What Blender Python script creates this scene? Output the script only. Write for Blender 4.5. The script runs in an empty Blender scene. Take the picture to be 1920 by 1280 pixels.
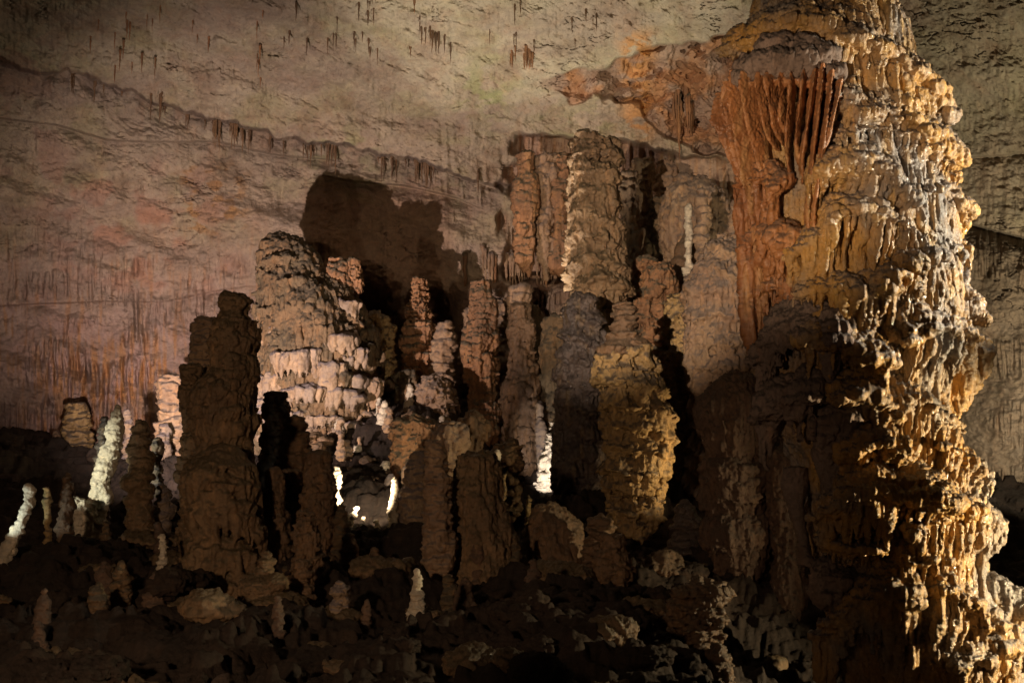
import bpy, math, random
import numpy as np
from math import radians as R, tan, sin, cos, pi
SC = bpy.context.scene
COL = SC.collection
FPX = 2059.0
PITCH = R(7.0)
# ------------------------------------------------------------------ camera, world, lamps, exposure
cd = bpy.data.cameras.new('camera'); cam = bpy.data.objects.new('camera', cd); COL.objects.link(cam)
cam.location = (0, 0, 0); cam.rotation_euler = (pi/2 + PITCH, 0, 0)
cd.sensor_width = 36; cd.lens = 36*FPX/1920; cd.clip_end = 400; cd.clip_start = 0.1
SC.camera = cam
w = bpy.data.worlds.new('World'); SC.world = w; w.use_nodes = True
bg = w.node_tree.nodes['Background']; bg.inputs[0].default_value = (0.62, 0.40, 0.26, 1); bg.inputs[1].default_value = 0.013
SC.view_settings.view_transform = 'Standard'; SC.view_settings.look = 'None'
SC.view_settings.exposure = 0; SC.view_settings.gamma = 1; SC.view_settings.use_curve_mapping = False
SC.cycles.max_bounces = 4; SC.cycles.diffuse_bounces = 2; SC.cycles.glossy_bounces = 2
SC.cycles.use_denoising = True
SC.cycles.sample_clamp_indirect = 3

def pt(px, py, Y):
    """the point at depth Y seen at that place of the photograph"""
    e = np.arctan((640 - np.asarray(py, float))/FPX) ; a = PITCH + e
    dist = Y/np.cos(a)                     # length of the ray in the vertical plane
    depth = dist*np.cos(e)                 # along the optical axis
    x = depth*(np.asarray(px, float) - 960)/FPX
    return np.stack(np.broadcast_arrays(x, Y + 0*x, Y*np.tan(a) + 0*x), -1)
def P(px, py, Y): return [float(t) for t in pt(px, py, Y)]

def spot(name, loc, to, power, color, angle, blend=0.4, size=0.08):
    l = bpy.data.lights.new(name, 'SPOT'); o = bpy.data.objects.new(name, l); COL.objects.link(o)
    l.energy = power; l.color = color; l.spot_size = R(angle); l.spot_blend = blend; l.shadow_soft_size = size
    o.location = loc
    import mathutils
    d = mathutils.Vector(to) - mathutils.Vector(loc)
    o.rotation_euler = d.to_track_quat('-Z', 'Y').to_euler()
    return o
WARM = (1.0, 0.78, 0.56); GOLD = (1.0, 0.72, 0.38); COOL = (0.86, 1.0, 0.93); PINK = (1.0, 0.78, 0.70)
LAMPS = [
 ('left_wall_lamp', (-7.9, 20.0, 0.55), P(600, 500, 36), 8600, PINK, 82, 0.95, .06),
 ('ceiling_lamp', (-0.9, 25.2, 0.6), P(1010, 0, 28), 6800, (1.0, .88, .72), 62, 0.9, .3),
 ('centre_lamp', (-2.6, 21.0, -0.55), P(600, 740, 30), 600, (1.0, .80, .56), 80, 0.4, .05),
 ('right_upper_lamp', (-4.0, 3.0, 2.0), P(1200, 420, 27), 19000, (1.0, .79, .60), 23.5, 0.6, .08),
 ('hollow_lamp', (0.3, 26.0, -0.3), P(1035, 860, 28), 420, (1.0, .88, .80), 50, 0.4, .04),
 ('column_lamp', (4.45, 20.3, 0.0), P(1225, 850, 21.5), 200, GOLD, 75, 0.5, .05),
 ('great_column_lower_lamp', (9.7, 12.1, -1.0), (5.0, 13.1, -1.0), 2800, (1.0, .80, .47), 68, 0.5, .05),
 ('great_column_upper_lamp', (9.7, 12.1, 3.2), (5.0, 13.0, 4.0), 2500, (1.0, .88, .66), 70, 0.5, .05),
 ('curtain_lamp', (-2.6, 3.0, 0.3), P(1450, 300, 13.5), 3800, (1.0, .72, .46), 22, 0.9, .10),
 ('right_wall_lamp', P(1980, 900, 19.0), P(1880, 430, 26), 2300, (1.0, .88, .62), 116, 0.8, .1),
 ('left_edge_lamp', P(-60, 1000, 16.3), P(45, 960, 17), 40, COOL, 50, 0.4, .04),
 ('left_stalagmite_lamp', (-8.6, 17.2, -0.3), P(206, 870, 19.5), 480, (.98, 1.0, .80), 36, 0.5, .04),
 ('front_fill', (-5.0, 1.0, 1.5), P(560, 740, 16), 2100, (1.0, .67, .42), 66, 0.9, .3),  # added fill from an unseen source, lifts the foreground and the wall shadow
]
for a in LAMPS: spot(*a)

# ------------------------------------------------------------------ numeric noise
_rs = np.random.RandomState(7)
_perm = _rs.permutation(256).astype(np.int32); _perm = np.concatenate([_perm, _perm, _perm])
_g = _rs.normal(size=(256, 3)); _g /= np.linalg.norm(_g, axis=1)[:, None]; _g = _g.astype(np.float32)*1.5
def pn(x, y, z):
    x = np.asarray(x, np.float32); y = np.asarray(y, np.float32)+0*x; z = np.asarray(z, np.float32)+0*x
    xi = np.floor(x); yi = np.floor(y); zi = np.floor(z)
    xf = x-xi; yf = y-yi; zf = z-zi
    xi = xi.astype(np.int32) & 255; yi = yi.astype(np.int32) & 255; zi = zi.astype(np.int32) & 255
    u = xf*xf*xf*(xf*(xf*6-15)+10); v = yf*yf*yf*(yf*(yf*6-15)+10); s = zf*zf*zf*(zf*(zf*6-15)+10)
    def c(dx, dy, dz):
        h = _perm[_perm[_perm[xi+dx]+yi+dy]+zi+dz]; g = _g[h]
        return g[..., 0]*(xf-dx)+g[..., 1]*(yf-dy)+g[..., 2]*(zf-dz)
    def L(a, b, t): return a+(b-a)*t
    return L(L(L(c(0,0,0), c(1,0,0), u), L(c(0,1,0), c(1,1,0), u), v), L(L(c(0,0,1), c(1,0,1), u), L(c(0,1,1), c(1,1,1), u), v), s)
def fbm(x, y, z, o=4, g=0.5):
    r = 0; a = 1.0; f = 1.0
    for k in range(o):
        r = r + a*pn(x*f+k*17.3, y*f+k*5.1, z*f+k*9.7); a *= g; f *= 2.03
    return r
def sst(a, b, x): t = np.clip((x-a)/(b-a), 0, 1); return t*t*(3-2*t)

# ------------------------------------------------------------------ materials
def rockmat(name, base, alt, streak, dust, rough=.75, wet=.0, bump=.5, scale=1.0, dust_amt=.9, streak_amt=.6, attr=False, spec=.35, layers=0.0, dust_at=.62):
    m = bpy.data.materials.new(name); m.use_nodes = True; nt = m.node_tree; N = nt.nodes; K = nt.links
    bs = N['Principled BSDF']
    geo = N.new('ShaderNodeNewGeometry')
    def noise(sc, det=6, stretch=None, rgh=.6):
        n = N.new('ShaderNodeTexNoise'); n.inputs['Scale'].default_value = sc*scale; n.inputs['Detail'].default_value = det
        n.inputs['Roughness'].default_value = rgh
        if stretch:
            mp = N.new('ShaderNodeMapping'); mp.inputs['Scale'].default_value = stretch
            K.new(geo.outputs['Position'], mp.inputs['Vector']); K.new(mp.outputs[0], n.inputs['Vector'])
        else: K.new(geo.outputs['Position'], n.inputs['Vector'])
        return n.outputs['Fac']
    def ramp(src, a, b, lo=0., hi=1.):
        r = N.new('ShaderNodeMapRange'); r.inputs[1].default_value = a; r.inputs[2].default_value = b
        r.inputs[3].default_value = lo; r.inputs[4].default_value = hi; K.new(src, r.inputs[0]); return r.outputs[0]
    def mix(f, A, B, mode='MIX'):
        x = N.new('ShaderNodeMix'); x.data_type = 'RGBA'; x.blend_type = mode
        for s, v in ((x.inputs[0], f), (x.inputs[6], A), (x.inputs[7], B)):
            if isinstance(v, (tuple, list)): s.default_value = (*v, 1)
            elif isinstance(v, (int, float)): s.default_value = v
            else: K.new(v, s)
        return x.outputs[2]
    def mul(a, b):
        x = N.new('ShaderNodeMath'); x.operation = 'MULTIPLY'
        for s, v in ((x.inputs[0], a), (x.inputs[1], b)):
            if isinstance(v, (int, float)): s.default_value = v
            else: K.new(v, s)
        return x.outputs[0]
    c = mix(ramp(noise(.9, 5), .38, .62), base, alt)
    if attr:
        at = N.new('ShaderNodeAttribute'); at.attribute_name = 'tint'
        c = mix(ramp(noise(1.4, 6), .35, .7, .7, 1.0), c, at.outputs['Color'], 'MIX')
        c = mix(1.0, c, at.outputs['Color']) if False else c
    c = mix(mul(ramp(noise(5., 5, (1, 1, .12)), .52, .66), streak_amt), c, streak)
    c = mix(ramp(noise(2.6, 5), .5, .68, 0, .55), c, mix(1.0, c, (.55, .48, .42), 'MULTIPLY'))
    c = mix(ramp(noise(7., 5, (1, 1, .10)), .56, .70, 0, .5 if not attr else .15), c, mix(1.0, c, (1.75, 1.6, 1.45), 'MULTIPLY'))
    c = mix(ramp(noise(14., 6), .3, .75), c, mix(1.0, c, (1.42, 1.36, 1.28), 'MULTIPLY'))
    c = mix(ramp(noise(34., 4), .55, .72, 0, .55), c, mix(1.0, c, (.52, .48, .46), 'MULTIPLY'))
    if layers:
        c = mix(ramp(noise(4., 5, (.25, .25, 6)), .5, .62, 0, layers), c, mix(1.0, c, (.45, .42, .40), 'MULTIPLY'))
    sx = N.new('ShaderNodeSeparateXYZ'); K.new(geo.outputs['Normal'], sx.inputs[0])
    ad = N.new('ShaderNodeMath'); ad.operation = 'MULTIPLY_ADD'; K.new(noise(3., 5), ad.inputs[0]); ad.inputs[1].default_value = 1.2; K.new(sx.outputs[2], ad.inputs[2])
    c = mix(ramp(ad.outputs[0], dust_at, dust_at+.53, 0, dust_amt), c, mix(ramp(noise(20., 5), .3, .7), dust, tuple(d*.6 for d in dust)))
    K.new(c, bs.inputs['Base Color'])
    if wet: K.new(ramp(noise(6., 5), .42, .62, rough, max(.12, rough-wet)), bs.inputs['Roughness'])
    else: K.new(ramp(noise(9., 3), .3, .7, rough-.08, rough+.1), bs.inputs['Roughness'])
    bs.inputs['Specular IOR Level'].default_value = spec
    b1 = N.new('ShaderNodeBump'); b1.inputs['Strength'].default_value = bump; b1.inputs['Distance'].default_value = .05/scale
    K.new(noise(16., 9, None, .68), b1.inputs['Height'])
    b2 = N.new('ShaderNodeBump'); b2.inputs['Strength'].default_value = bump*.8; b2.inputs['Distance'].default_value = .012/scale
    K.new(noise(70., 5), b2.inputs['Height']); K.new(b1.outputs[0], b2.inputs['Normal'])
    K.new(b2.outputs[0], bs.inputs['Normal'])
    return m
M = dict(
 wall=rockmat('cave_wall_rock', (.36,.28,.225), (.31,.245,.21), (.27,.16,.10), (.30,.25,.20), .85, 0, .6, .35, .3, .3, attr=True, spec=.15),
 floor=rockmat('floor_rock', (.046,.030,.021), (.027,.020,.016), (.075,.038,.018), (.036,.028,.023), .8, 0, .9, 1, .5, .3, layers=.7, spec=.2),
 great=rockmat('great_column_stone', (.50,.285,.085), (.24,.215,.20), (.62,.39,.13), (.20,.175,.17), .42, .30, .75, 1, .95, .6, spec=.75, dust_at=.80),
 curtain=rockmat('orange_curtain_stone', (.40,.185,.075), (.27,.115,.05), (.50,.30,.14), (.22,.16,.125), .5, .26, .35, 1, .8, .7, spec=.5),
 dusty=rockmat('grey_dusty_stone', (.29,.215,.18), (.20,.15,.125), (.22,.13,.08), (.15,.12,.105), .85, 0, .8, 1, .9, .4),
 tan=rockmat('tan_stone', (.30,.205,.125), (.23,.15,.10), (.36,.21,.10), (.21,.17,.145), .7, .1, .8, 1, .8, .5),
 gold=rockmat('golden_stone', (.36,.24,.10), (.26,.17,.075), (.42,.29,.12), (.14,.11,.08), .55, .2, .9, 1.2, .9, .5, spec=.45),
 rust=rockmat('rust_brown_stone', (.30,.155,.075), (.20,.11,.06), (.38,.20,.08), (.13,.11,.075), .7, .15, .9, 1, .95, .5),
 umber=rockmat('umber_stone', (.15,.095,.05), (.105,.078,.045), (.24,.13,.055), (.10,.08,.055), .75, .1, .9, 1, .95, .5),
 shade=rockmat('shaded_brown_stone', (.13,.08,.052), (.095,.06,.042), (.17,.10,.055), (.09,.07,.055), .75, .15, .9, 1, .6, .5),  # darker brown; shade on umbrella column and dim stubs put into the colour
 olive=rockmat('olive_brown_stone', (.20,.132,.072), (.14,.09,.052), (.28,.165,.08), (.085,.07,.042), .58, .3, .9, 1.1, .7, .5),
 brown=rockmat('brown_stone', (.17,.105,.06), (.12,.075,.045), (.23,.13,.06), (.10,.078,.055), .56, .3, .9, 1, .6, .6),
 dark=rockmat('dark_wet_stone', (.10,.072,.058), (.065,.05,.045), (.18,.12,.05), (.06,.05,.047), .5, .3, 1.0, 1.3, .7, .5, spec=.55),
 pale=rockmat('pale_stone', (.52,.46,.36), (.44,.38,.29), (.50,.40,.24), (.42,.38,.31), .65, .12, .7, 1.2, .6, .3),
 lilac=rockmat('lilac_grey_stone', (.185,.145,.115), (.24,.17,.11), (.36,.23,.12), (.19,.155,.15), .72, .1, .6, 1, .97, .4),
)

# ------------------------------------------------------------------ soup of closed shapes -> one skin
def _ico(sub):
    import bmesh
    bm = bmesh.new(); bmesh.ops.create_icosphere(bm, subdivisions=sub, radius=1)
    v = np.array([p.co[:] for p in bm.verts]); f = np.array([[q.index for q in p.verts] for p in bm.faces]); bm.free()
    return v, f
ICO = {2: _ico(2), 3: _ico(3)}
class Soup:
    def __init__(s): s.v = []; s.f3 = []; s.f4 = []; s.n = 0
    def ell(s, C, Rr, rot=0, sub=2):
        C = np.atleast_2d(C).astype(float); n = len(C); Rr = np.broadcast_to(np.asarray(Rr, float), (n, 3)); rot = np.broadcast_to(rot, (n,))
        v, f = ICO[sub]; q = v[None]*Rr[:, None]
        c, d = np.cos(rot)[:, None], np.sin(rot)[:, None]
        q = np.stack([q[..., 0]*c-q[..., 1]*d, q[..., 0]*d+q[..., 1]*c, q[..., 2]], -1)+C[:, None]
        s.v.append(q.reshape(-1, 3)); s.f3.append((f[None]+(np.arange(n)*len(v))[:, None, None]+s.n).reshape(-1, 3)); s.n += n*len(v)
    def tube(s, Pp, Ra, Rb=None, ang=0, sides=8):
        """n tubes of k rings: Pp (n,k,3), radius Ra (n,k); Rb and ang make flat blades"""
        Pp = np.asarray(Pp, float)
        if Pp.ndim == 2: Pp = Pp[None]
        n, k, _ = Pp.shape; Ra = np.broadcast_to(np.asarray(Ra, float), (n, k)); Rb = Ra if Rb is None else np.broadcast_to(np.asarray(Rb, float), (n, k))
        ang = np.broadcast_to(ang, (n,))[:, None, None]
        t = np.arange(sides)*2*pi/sides
        x = Ra[..., None]*np.cos(t); y = Rb[..., None]*np.sin(t)
        X = x*np.cos(ang)-y*np.sin(ang); Y = x*np.sin(ang)+y*np.cos(ang)
        v = np.stack([X, Y, 0*X], -1)+Pp[:, :, None]
        v = v.reshape(n, k*sides, 3)
        v = np.concatenate([v, Pp[:, :1], Pp[:, -1:]], 1); m = k*sides+2
        i = np.arange(k-1)[:, None]*sides; j = np.arange(sides)[None]; j2 = (j+1) % sides
        q = np.stack([i+j, i+j2, i+sides+j2, i+sides+j], -1).reshape(-1, 4)
        j = np.arange(sides); j2 = (j+1) % sides
        a = np.stack([j2, j, 0*j+k*sides], -1); b = np.stack([j+(k-1)*sides, j2+(k-1)*sides, 0*j+k*sides+1], -1)
        o = (np.arange(n)*m)[:, None, None]+s.n
        s.v.append(v.reshape(-1, 3)); s.f4.append((q[None]+o).reshape(-1, 4)); s.f3.append((np.concatenate([a, b])[None]+o).reshape(-1, 3)); s.n += n*m
    def mesh(s, name):
        V = np.concatenate(s.v)
        f3 = np.concatenate(s.f3) if s.f3 else np.zeros((0, 3), int); f4 = np.concatenate(s.f4) if s.f4 else np.zeros((0, 4), int)
        return rawmesh(name, V, f3, f4)
def rawmesh(name, V, f3, f4):
    me = bpy.data.meshes.new(name); me.vertices.add(len(V)); me.vertices.foreach_set('co', V.astype(np.float32).ravel())
    lv = np.concatenate([f3.ravel(), f4.ravel()]).astype(np.int32)
    tot = np.concatenate([np.full(len(f3), 3), np.full(len(f4), 4)]).astype(np.int32)
    st = np.concatenate([[0], np.cumsum(tot)[:-1]]).astype(np.int32)
    me.loops.add(len(lv)); me.loops.foreach_set('vertex_index', lv)
    me.polygons.add(len(tot)); me.polygons.foreach_set('loop_start', st); me.polygons.foreach_set('loop_total', tot)
    me.update(calc_edges=True); return me
def getv(me):
    a = np.empty(len(me.vertices)*3, np.float32); me.vertices.foreach_get('co', a); return a.reshape(-1, 3)
def getn(me):
    a = np.empty(len(me.vertices)*3, np.float32); me.vertex_normals.foreach_get('vector', a); return a.reshape(-1, 3)

def skin(name, soup, vox, mat, disp, loc, parent=None, smooth=2, seed=0):
    me = soup.mesh(name); ob = bpy.data.objects.new(name, me); COL.objects.link(ob)
    r = ob.modifiers.new('r', 'REMESH'); r.mode = 'VOXEL'; r.voxel_size = vox
    if smooth:
        k = ob.modifiers.new('s', 'SMOOTH'); k.iterations = smooth; k.factor = .5
    dg = bpy.context.evaluated_depsgraph_get(); m2 = bpy.data.meshes.new_from_object(ob.evaluated_get(dg))
    ob.modifiers.clear(); ob.data = m2; m2.name = name; bpy.data.meshes.remove(me)
    v = getv(m2); n = getn(m2)
    for (amp, fx, fz, kind) in disp:
        x, y, z = v[:, 0]*fx+seed*3.1, v[:, 1]*fx+seed*1.7, v[:, 2]*fz+seed
        if kind == 'n': d = fbm(x, y, z, 3)*amp
        elif kind == 'r': d = (0.35-np.abs(pn(x, y, z))*1.6)*amp + .4*amp*pn(x*2.1, y*2.1, z*2.1)
        elif kind == 't':   # horizontal growth bands
            w_ = v[:, 2]*fz+.8*pn(x, y, v[:, 2]*fx); fr = w_-np.floor(w_); d = amp*(np.sqrt(np.clip(1-fr, 0, 1))-.6)
        elif kind == 'e':   # level tiers with toothed lips
            hv = pn(v[:, 0]*fx+seed, v[:, 1]*fx, v[:, 2]*fx*.12); h2 = pn(v[:, 0]*fx*.4, v[:, 1]*fx*.4+seed, v[:, 2]*fz*.3)
            w_ = -v[:, 2]*fz+.9*fbm(v[:, 0]*fz*.35+seed, v[:, 1]*fz*.35, v[:, 2]*fz*.12, 2)+.16*hv+.14*h2
            fr = w_-np.floor(w_); lip = np.where(fr < .86, (fr/.86)**2.2, (1-fr)/.14)
            mk = .45+1.1*np.clip(fbm(v[:, 0]*fz*.3+9, v[:, 1]*fz*.3, v[:, 2]*fz*.4+seed, 2)+.35, 0, 1)
            d = amp*mk*(lip*1.3-.45)+amp*.7*(1-.8*fr)*(np.abs(hv)*1.7-.35)
        elif kind == 'd':   # tiers of drapery: lip above, fluted wall under it.  fx = flute frequency, fz = tiers per metre
            hv = pn(v[:, 0]*fx+seed, v[:, 1]*fx, v[:, 2]*fx*.18)
            w_ = -v[:, 2]*fz+1.1*fbm(v[:, 0]*fz*.5+seed, v[:, 1]*fz*.5, v[:, 2]*fz*.4, 2)+.30*hv+.25*v[:, 0]*min(fz, 1.6)*(1 if fz < 2 else 0)
            fr = w_-np.floor(w_); lip = np.where(fr < .9, (fr/.9)**1.6, (1-fr)/.1)
            mk = .55+.9*np.clip(fbm(v[:, 0]*fz*.4+9, v[:, 1]*fz*.4, v[:, 2]*fz*.7+seed, 2)+.3, 0, 1)
            d = amp*mk*(lip-.35)+amp*.8*(1-.7*fr)*(np.abs(hv)*1.7-.35)
        d = d*(1-.5*np.abs(n[:, 2])) if kind != 'n' else d
        v = v+n*d[:, None]
    v = v-np.asarray(loc, np.float32)[None]
    m2.vertices.foreach_set('co', v.astype(np.float32).ravel())
    m2.polygons.foreach_set('use_smooth', np.ones(len(m2.polygons), bool)); m2.update()
    m2.materials.clear(); m2.materials.append(mat)
    if parent is not None: ob.parent = parent
    else: ob.location = loc
    return ob
def tag(o, label, cat, group=None):
    o['label'] = label; o['category'] = cat; o['kind'] = 'thing'
    if group: o['group'] = group
    return o
def empty(name, loc, label, cat, group=None):
    o = bpy.data.objects.new(name, None); COL.objects.link(o); o.location = loc; return tag(o, label, cat, group)

# ------------------------------------------------------------------ ground height
YG = [0, 2, 8, 12, 16, 20, 24, 28, 34, 46]; ZG = [-1.65, -1.7, -1.75, -1.75, -1.6, -1.15, -.35, .45, 1.1, 1.8]
def gz(x, y, detail=True):
    x = np.asarray(x, float); y = np.asarray(y, float)
    z = np.interp(y, YG, ZG)
    z = z+1.7*np.exp(-((x+3.0)/2.6)**2-((y-31)/3.2)**2)                 # rubble hill in the middle
    z = z-1.2*np.exp(-((x-.3)/1.6)**2-((y-28)/3)**2)                    # dark hollow
    z = z+.35*np.exp(-((x+6.2)/2.2)**2-((y-16.5)/1.3)**2)
    z = z+.40*np.exp(-((x+3.2)/2.2)**2-((y-19.0)/.9)**2)
    z = z+.6*np.exp(-((x-3.6)/1.6)**2-((y-17.2)/1.2)**2)
    z = z-1.3*sst(.6, 4.4, x)*sst(5, 9, y)*sst(20, 16, y)
    if detail:
        a = np.clip(y/14, .35, 1)
        h = fbm(x*.6, y*.6, 3.3, 5, .55)*.48*a
        S_ = .15; q = (z+h)/S_; f = q-np.floor(q); t = (np.floor(q)+sst(.7, 1, f))*S_
        k = np.clip(.75+pn(x*.3, y*.3, 9.1)*1.2, .3, .97)
        z = (z+h)*(1-k)+t*k+fbm(x*2.2, y*2.2, 7.7, 4)*.11+fbm(x*9, y*9, 1.7, 3)*.02
    return z

# ------------------------------------------------------------------ generators
RNG = np.random.RandomState(3)
def prof(outline, Y):
    o = np.array(outline, float); a = pt(o[:, 1], o[:, 0], Y); b = pt(o[:, 2], o[:, 0], Y)
    return a[:, 2], (a[:, 0]+b[:, 0])/2, (b[:, 0]-a[:, 0])/2      # z (descending), centre x, radius
def to_ground(z, cx, r, Y, flare=1.15):
    g = float(gz(cx[-1], Y, True))-.25
    if z[-1] > g:
        z = np.append(z, g); cx = np.append(cx, cx[-1]); r = np.append(r, r[-1]*flare)
    return z, cx, r
def core(s, z, cx, r, Y, kd, k=.85, n=60, sides=40, wob=.06, seed=0):
    zz = np.linspace(z[0], z[-1], n); i = -zz
    rr = np.interp(i, -z, r)*k; cc = np.interp(i, -z, cx)
    q = zz/max(r.max(), .1)
    rr = rr*(1+wob*np.sin(q*2.3+seed)+1.6*wob*pn(q*.9, 0*q+seed*1.7, 0*q)); cc = cc+rr*1.3*wob*pn(q*.8, 0*q+seed*2.9, 0*q+5)
    s.ell([[cc[0], Y, zz[0]-.1*rr[0]]], [rr[0]*1.05, rr[0]*kd*1.05, rr[0]*.55], 0, 3); rr[0] *= .8
    p = np.stack([cc, Y+0*cc, zz], -1); s.tube(p[None], rr[None], rr[None]*kd, sides=sides)
def shelves(s, z, cx, r, Y, kd, rg, step=.5, size=.42, sq=.6, drip=.6, dw=.05, nd=7, n_az=7, z0=None, z1=None, spread=1.9, out=0.0):
    """overlapping flowstone tongues: a dome with flutes that run down the wall under it"""
    zt = z[0] if z0 is None else z0; zb = z[-1] if z1 is None else z1; zc = zt; iz = -z
    def P3(az, zz, o): rl = np.interp(-zz, iz, r); cl = np.interp(-zz, iz, cx); return np.stack([cl+(rl+o)*np.cos(az), Y+(rl+o)*kd*np.sin(az), zz], -1)
    st = np.array([-.10, .04, .22, .45, .72, 1.0])
    while zc > zb:
        rl = float(np.interp(-zc, iz, r)); n = max(3, int(n_az))
        az = rg.uniform(0, 2*pi)+np.arange(n)*2*pi/n+rg.normal(0, .3, n)
        sz = rl*size*rg.uniform(.45, 1.5, n)*(1 if rg.rand() < .8 else 1.4); zz = zc+rg.normal(0, step*rl*.45, n)
        C = P3(az, zz, -sz*.95+out*rl)
        s.ell(C, np.stack([sz, sz*1.25, sz*sq*rg.uniform(.6, 1.4, n)], -1), az)
        if drip:
            m = nd+2; t = np.linspace(-1, 1, m)[None]+rg.normal(0, .08, (n, m)); w_ = sz/rl*1.15
            A0 = az[:, None]+t*w_[:, None]; A1 = az[:, None]+t*w_[:, None]*.55
            L = drip*2.1*sz[:, None]*rg.uniform(.35, 1.3, (n, m))*(1.05-.5*t*t)
            A = A0[..., None]*(1-st)+A1[..., None]*st; Z = (zz-sz*sq*.3)[:, None, None]-(t*t*.35*sz[:, None])[..., None]-L[..., None]*st
            O = (-.04*rl+(sz*.12)[:, None]*(1-.55*t*t)*rg.uniform(.5, 1.3, (n, m)))[..., None]*np.array([.7, 1.0, .8, .5, .2, -.2])
            pp = P3(A, Z, O); W = (dw*rg.uniform(.6, 1.5, (n, m)))[..., None]*np.array([1.1, 1.2, 1.0, .9, .7, .3])
            s.tube(pp.reshape(-1, 6, 3), W.reshape(-1, 6)*1.5, W.reshape(-1, 6)*.85, A0.reshape(-1), sides=7)
        zc -= step*rl*rg.uniform(.6, 1.4)
def disp_for(px, style):
    """px: size of one rendered pixel at that depth, metres"""
    d = {'flow': [(px*6, .02/px, .02/px, 'n'), (px*2.0, .22/px, .028/px, 'd'), (px*2.6, .15/px, .018/px, 'n'), (px*1.3, .4/px, .05/px, 'n'), (px*.9, .35/px, .3/px, 'n')],
         'band': [(px*2.6, .05/px, .055/px, 't'), (px*2.0, .1/px, .08/px, 'n'), (px*1.0, .3/px, .3/px, 'n')],
         'smooth': [(px*1.6, .06/px, .05/px, 'n'), (px*.8, .3/px, .3/px, 'n')],
         'furry': [(px*6.5, .22/px, .033/px, 'd'), (px*2.8, .40/px, .10/px, 'd'), (px*2.0, .12/px, .1/px, 'n'), (px*1.1, .45/px, .3/px, 'n')],
         'tiers': [(px*6, .03/px, .025/px, 'n'), (px*5.2, .30/px, .045/px, 'e'), (px*2.2, .20/px, .03/px, 'n'), (px*1.0, .45/px, .3/px, 'n')],
         'great': [(px*6, .014/px, .012/px, 'n'), (px*2.2, .16/px, .02/px, 'd'), (px*3.4, .11/px, .013/px, 'n'), (px*1.6, .3/px, .03/px, 'n'), (px*.9, .35/px, .3/px, 'n')],
         'rock': [(px*6, .03/px, .03/px, 'n'), (px*3.0, .06/px, .12/px, 't'), (px*3, .12/px, .12/px, 'n'), (px*1.2, .35/px, .35/px, 'n')]}
    return d[style]
def tower(name, label, cat, Y, outline, mat, style='flow', kd=1.0, seed=1, vox=1.3, parent=None, ground=True, group=None, root=None, corek=.80, **sh):
    rg = np.random.RandomState(seed); z, cx, r = prof(outline, Y); r = r*.88
    zlast = z[-1]
    if ground: z, cx, r = to_ground(z, cx, r, Y)
    px = Y/1098.; s = Soup(); core(s, z, cx, r, Y, kd, corek, seed=seed)
    if sh.get('step', .5): shelves(s, z, cx, r, Y, kd, rg, **{**dict(z1=min(zlast, z[-1]+.05), dw=px*3.2), **sh})
    loc = (float(cx[-1]), Y, float(z[-1])) if root is None else root
    o = skin(name, s, px*vox, M[mat], disp_for(px, style), loc, parent, 2, seed)
    if label: tag(o, label, cat, group)
    return o
def beads(name, label, Y, outline, mat, seed=1, vox=1.1, style='band', cat='stalagmite', ground=True, group=None, step=.75, jit=.16, sq=.62, kd=1.0, fringe=0):
    rg = np.random.RandomState(seed); z, cx, r = prof(outline, Y)
    zl = z[-1]
    if ground: z, cx, r = to_ground(z, cx, r, Y, 1.25)
    px = Y/1098.; s = Soup(); core(s, z, cx, r, Y, kd, .72, seed=seed, n=30, sides=20)
    zc = z[0]-.5*float(r[0])
    while zc > z[-1]:
        rl = float(np.interp(-zc, -z, r)); cl = float(np.interp(-zc, -z, cx)); q = rl*rg.uniform(.82, 1.12)
        s.ell([[cl+rg.normal(0, jit)*rl, Y+rg.normal(0, jit)*rl, zc]], [q, q*kd, q*sq*rg.uniform(.7, 1.3)], rg.uniform(0, 6))
        if rg.rand() < .6:
            a = rg.uniform(0, 2*pi); s.ell([[cl+q*.6*cos(a), Y+q*.6*sin(a), zc+rg.uniform(-.3, .3)*rl]], [q*.5, q*.45, q*.4], a)
        zc -= step*rl*rg.uniform(.7, 1.3)
    if fringe: shelves(s, z, cx, r, Y, kd, rg, step=1.1, size=.3, drip=fringe, dw=px*2.2, n_az=6, nd=4, z1=zl)
    o = skin(name, s, px*vox, M[mat], disp_for(px*.8, style), (float(cx[-1]), Y, float(z[-1])), None, 1, seed)
    return tag(o, label, cat, group)

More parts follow.
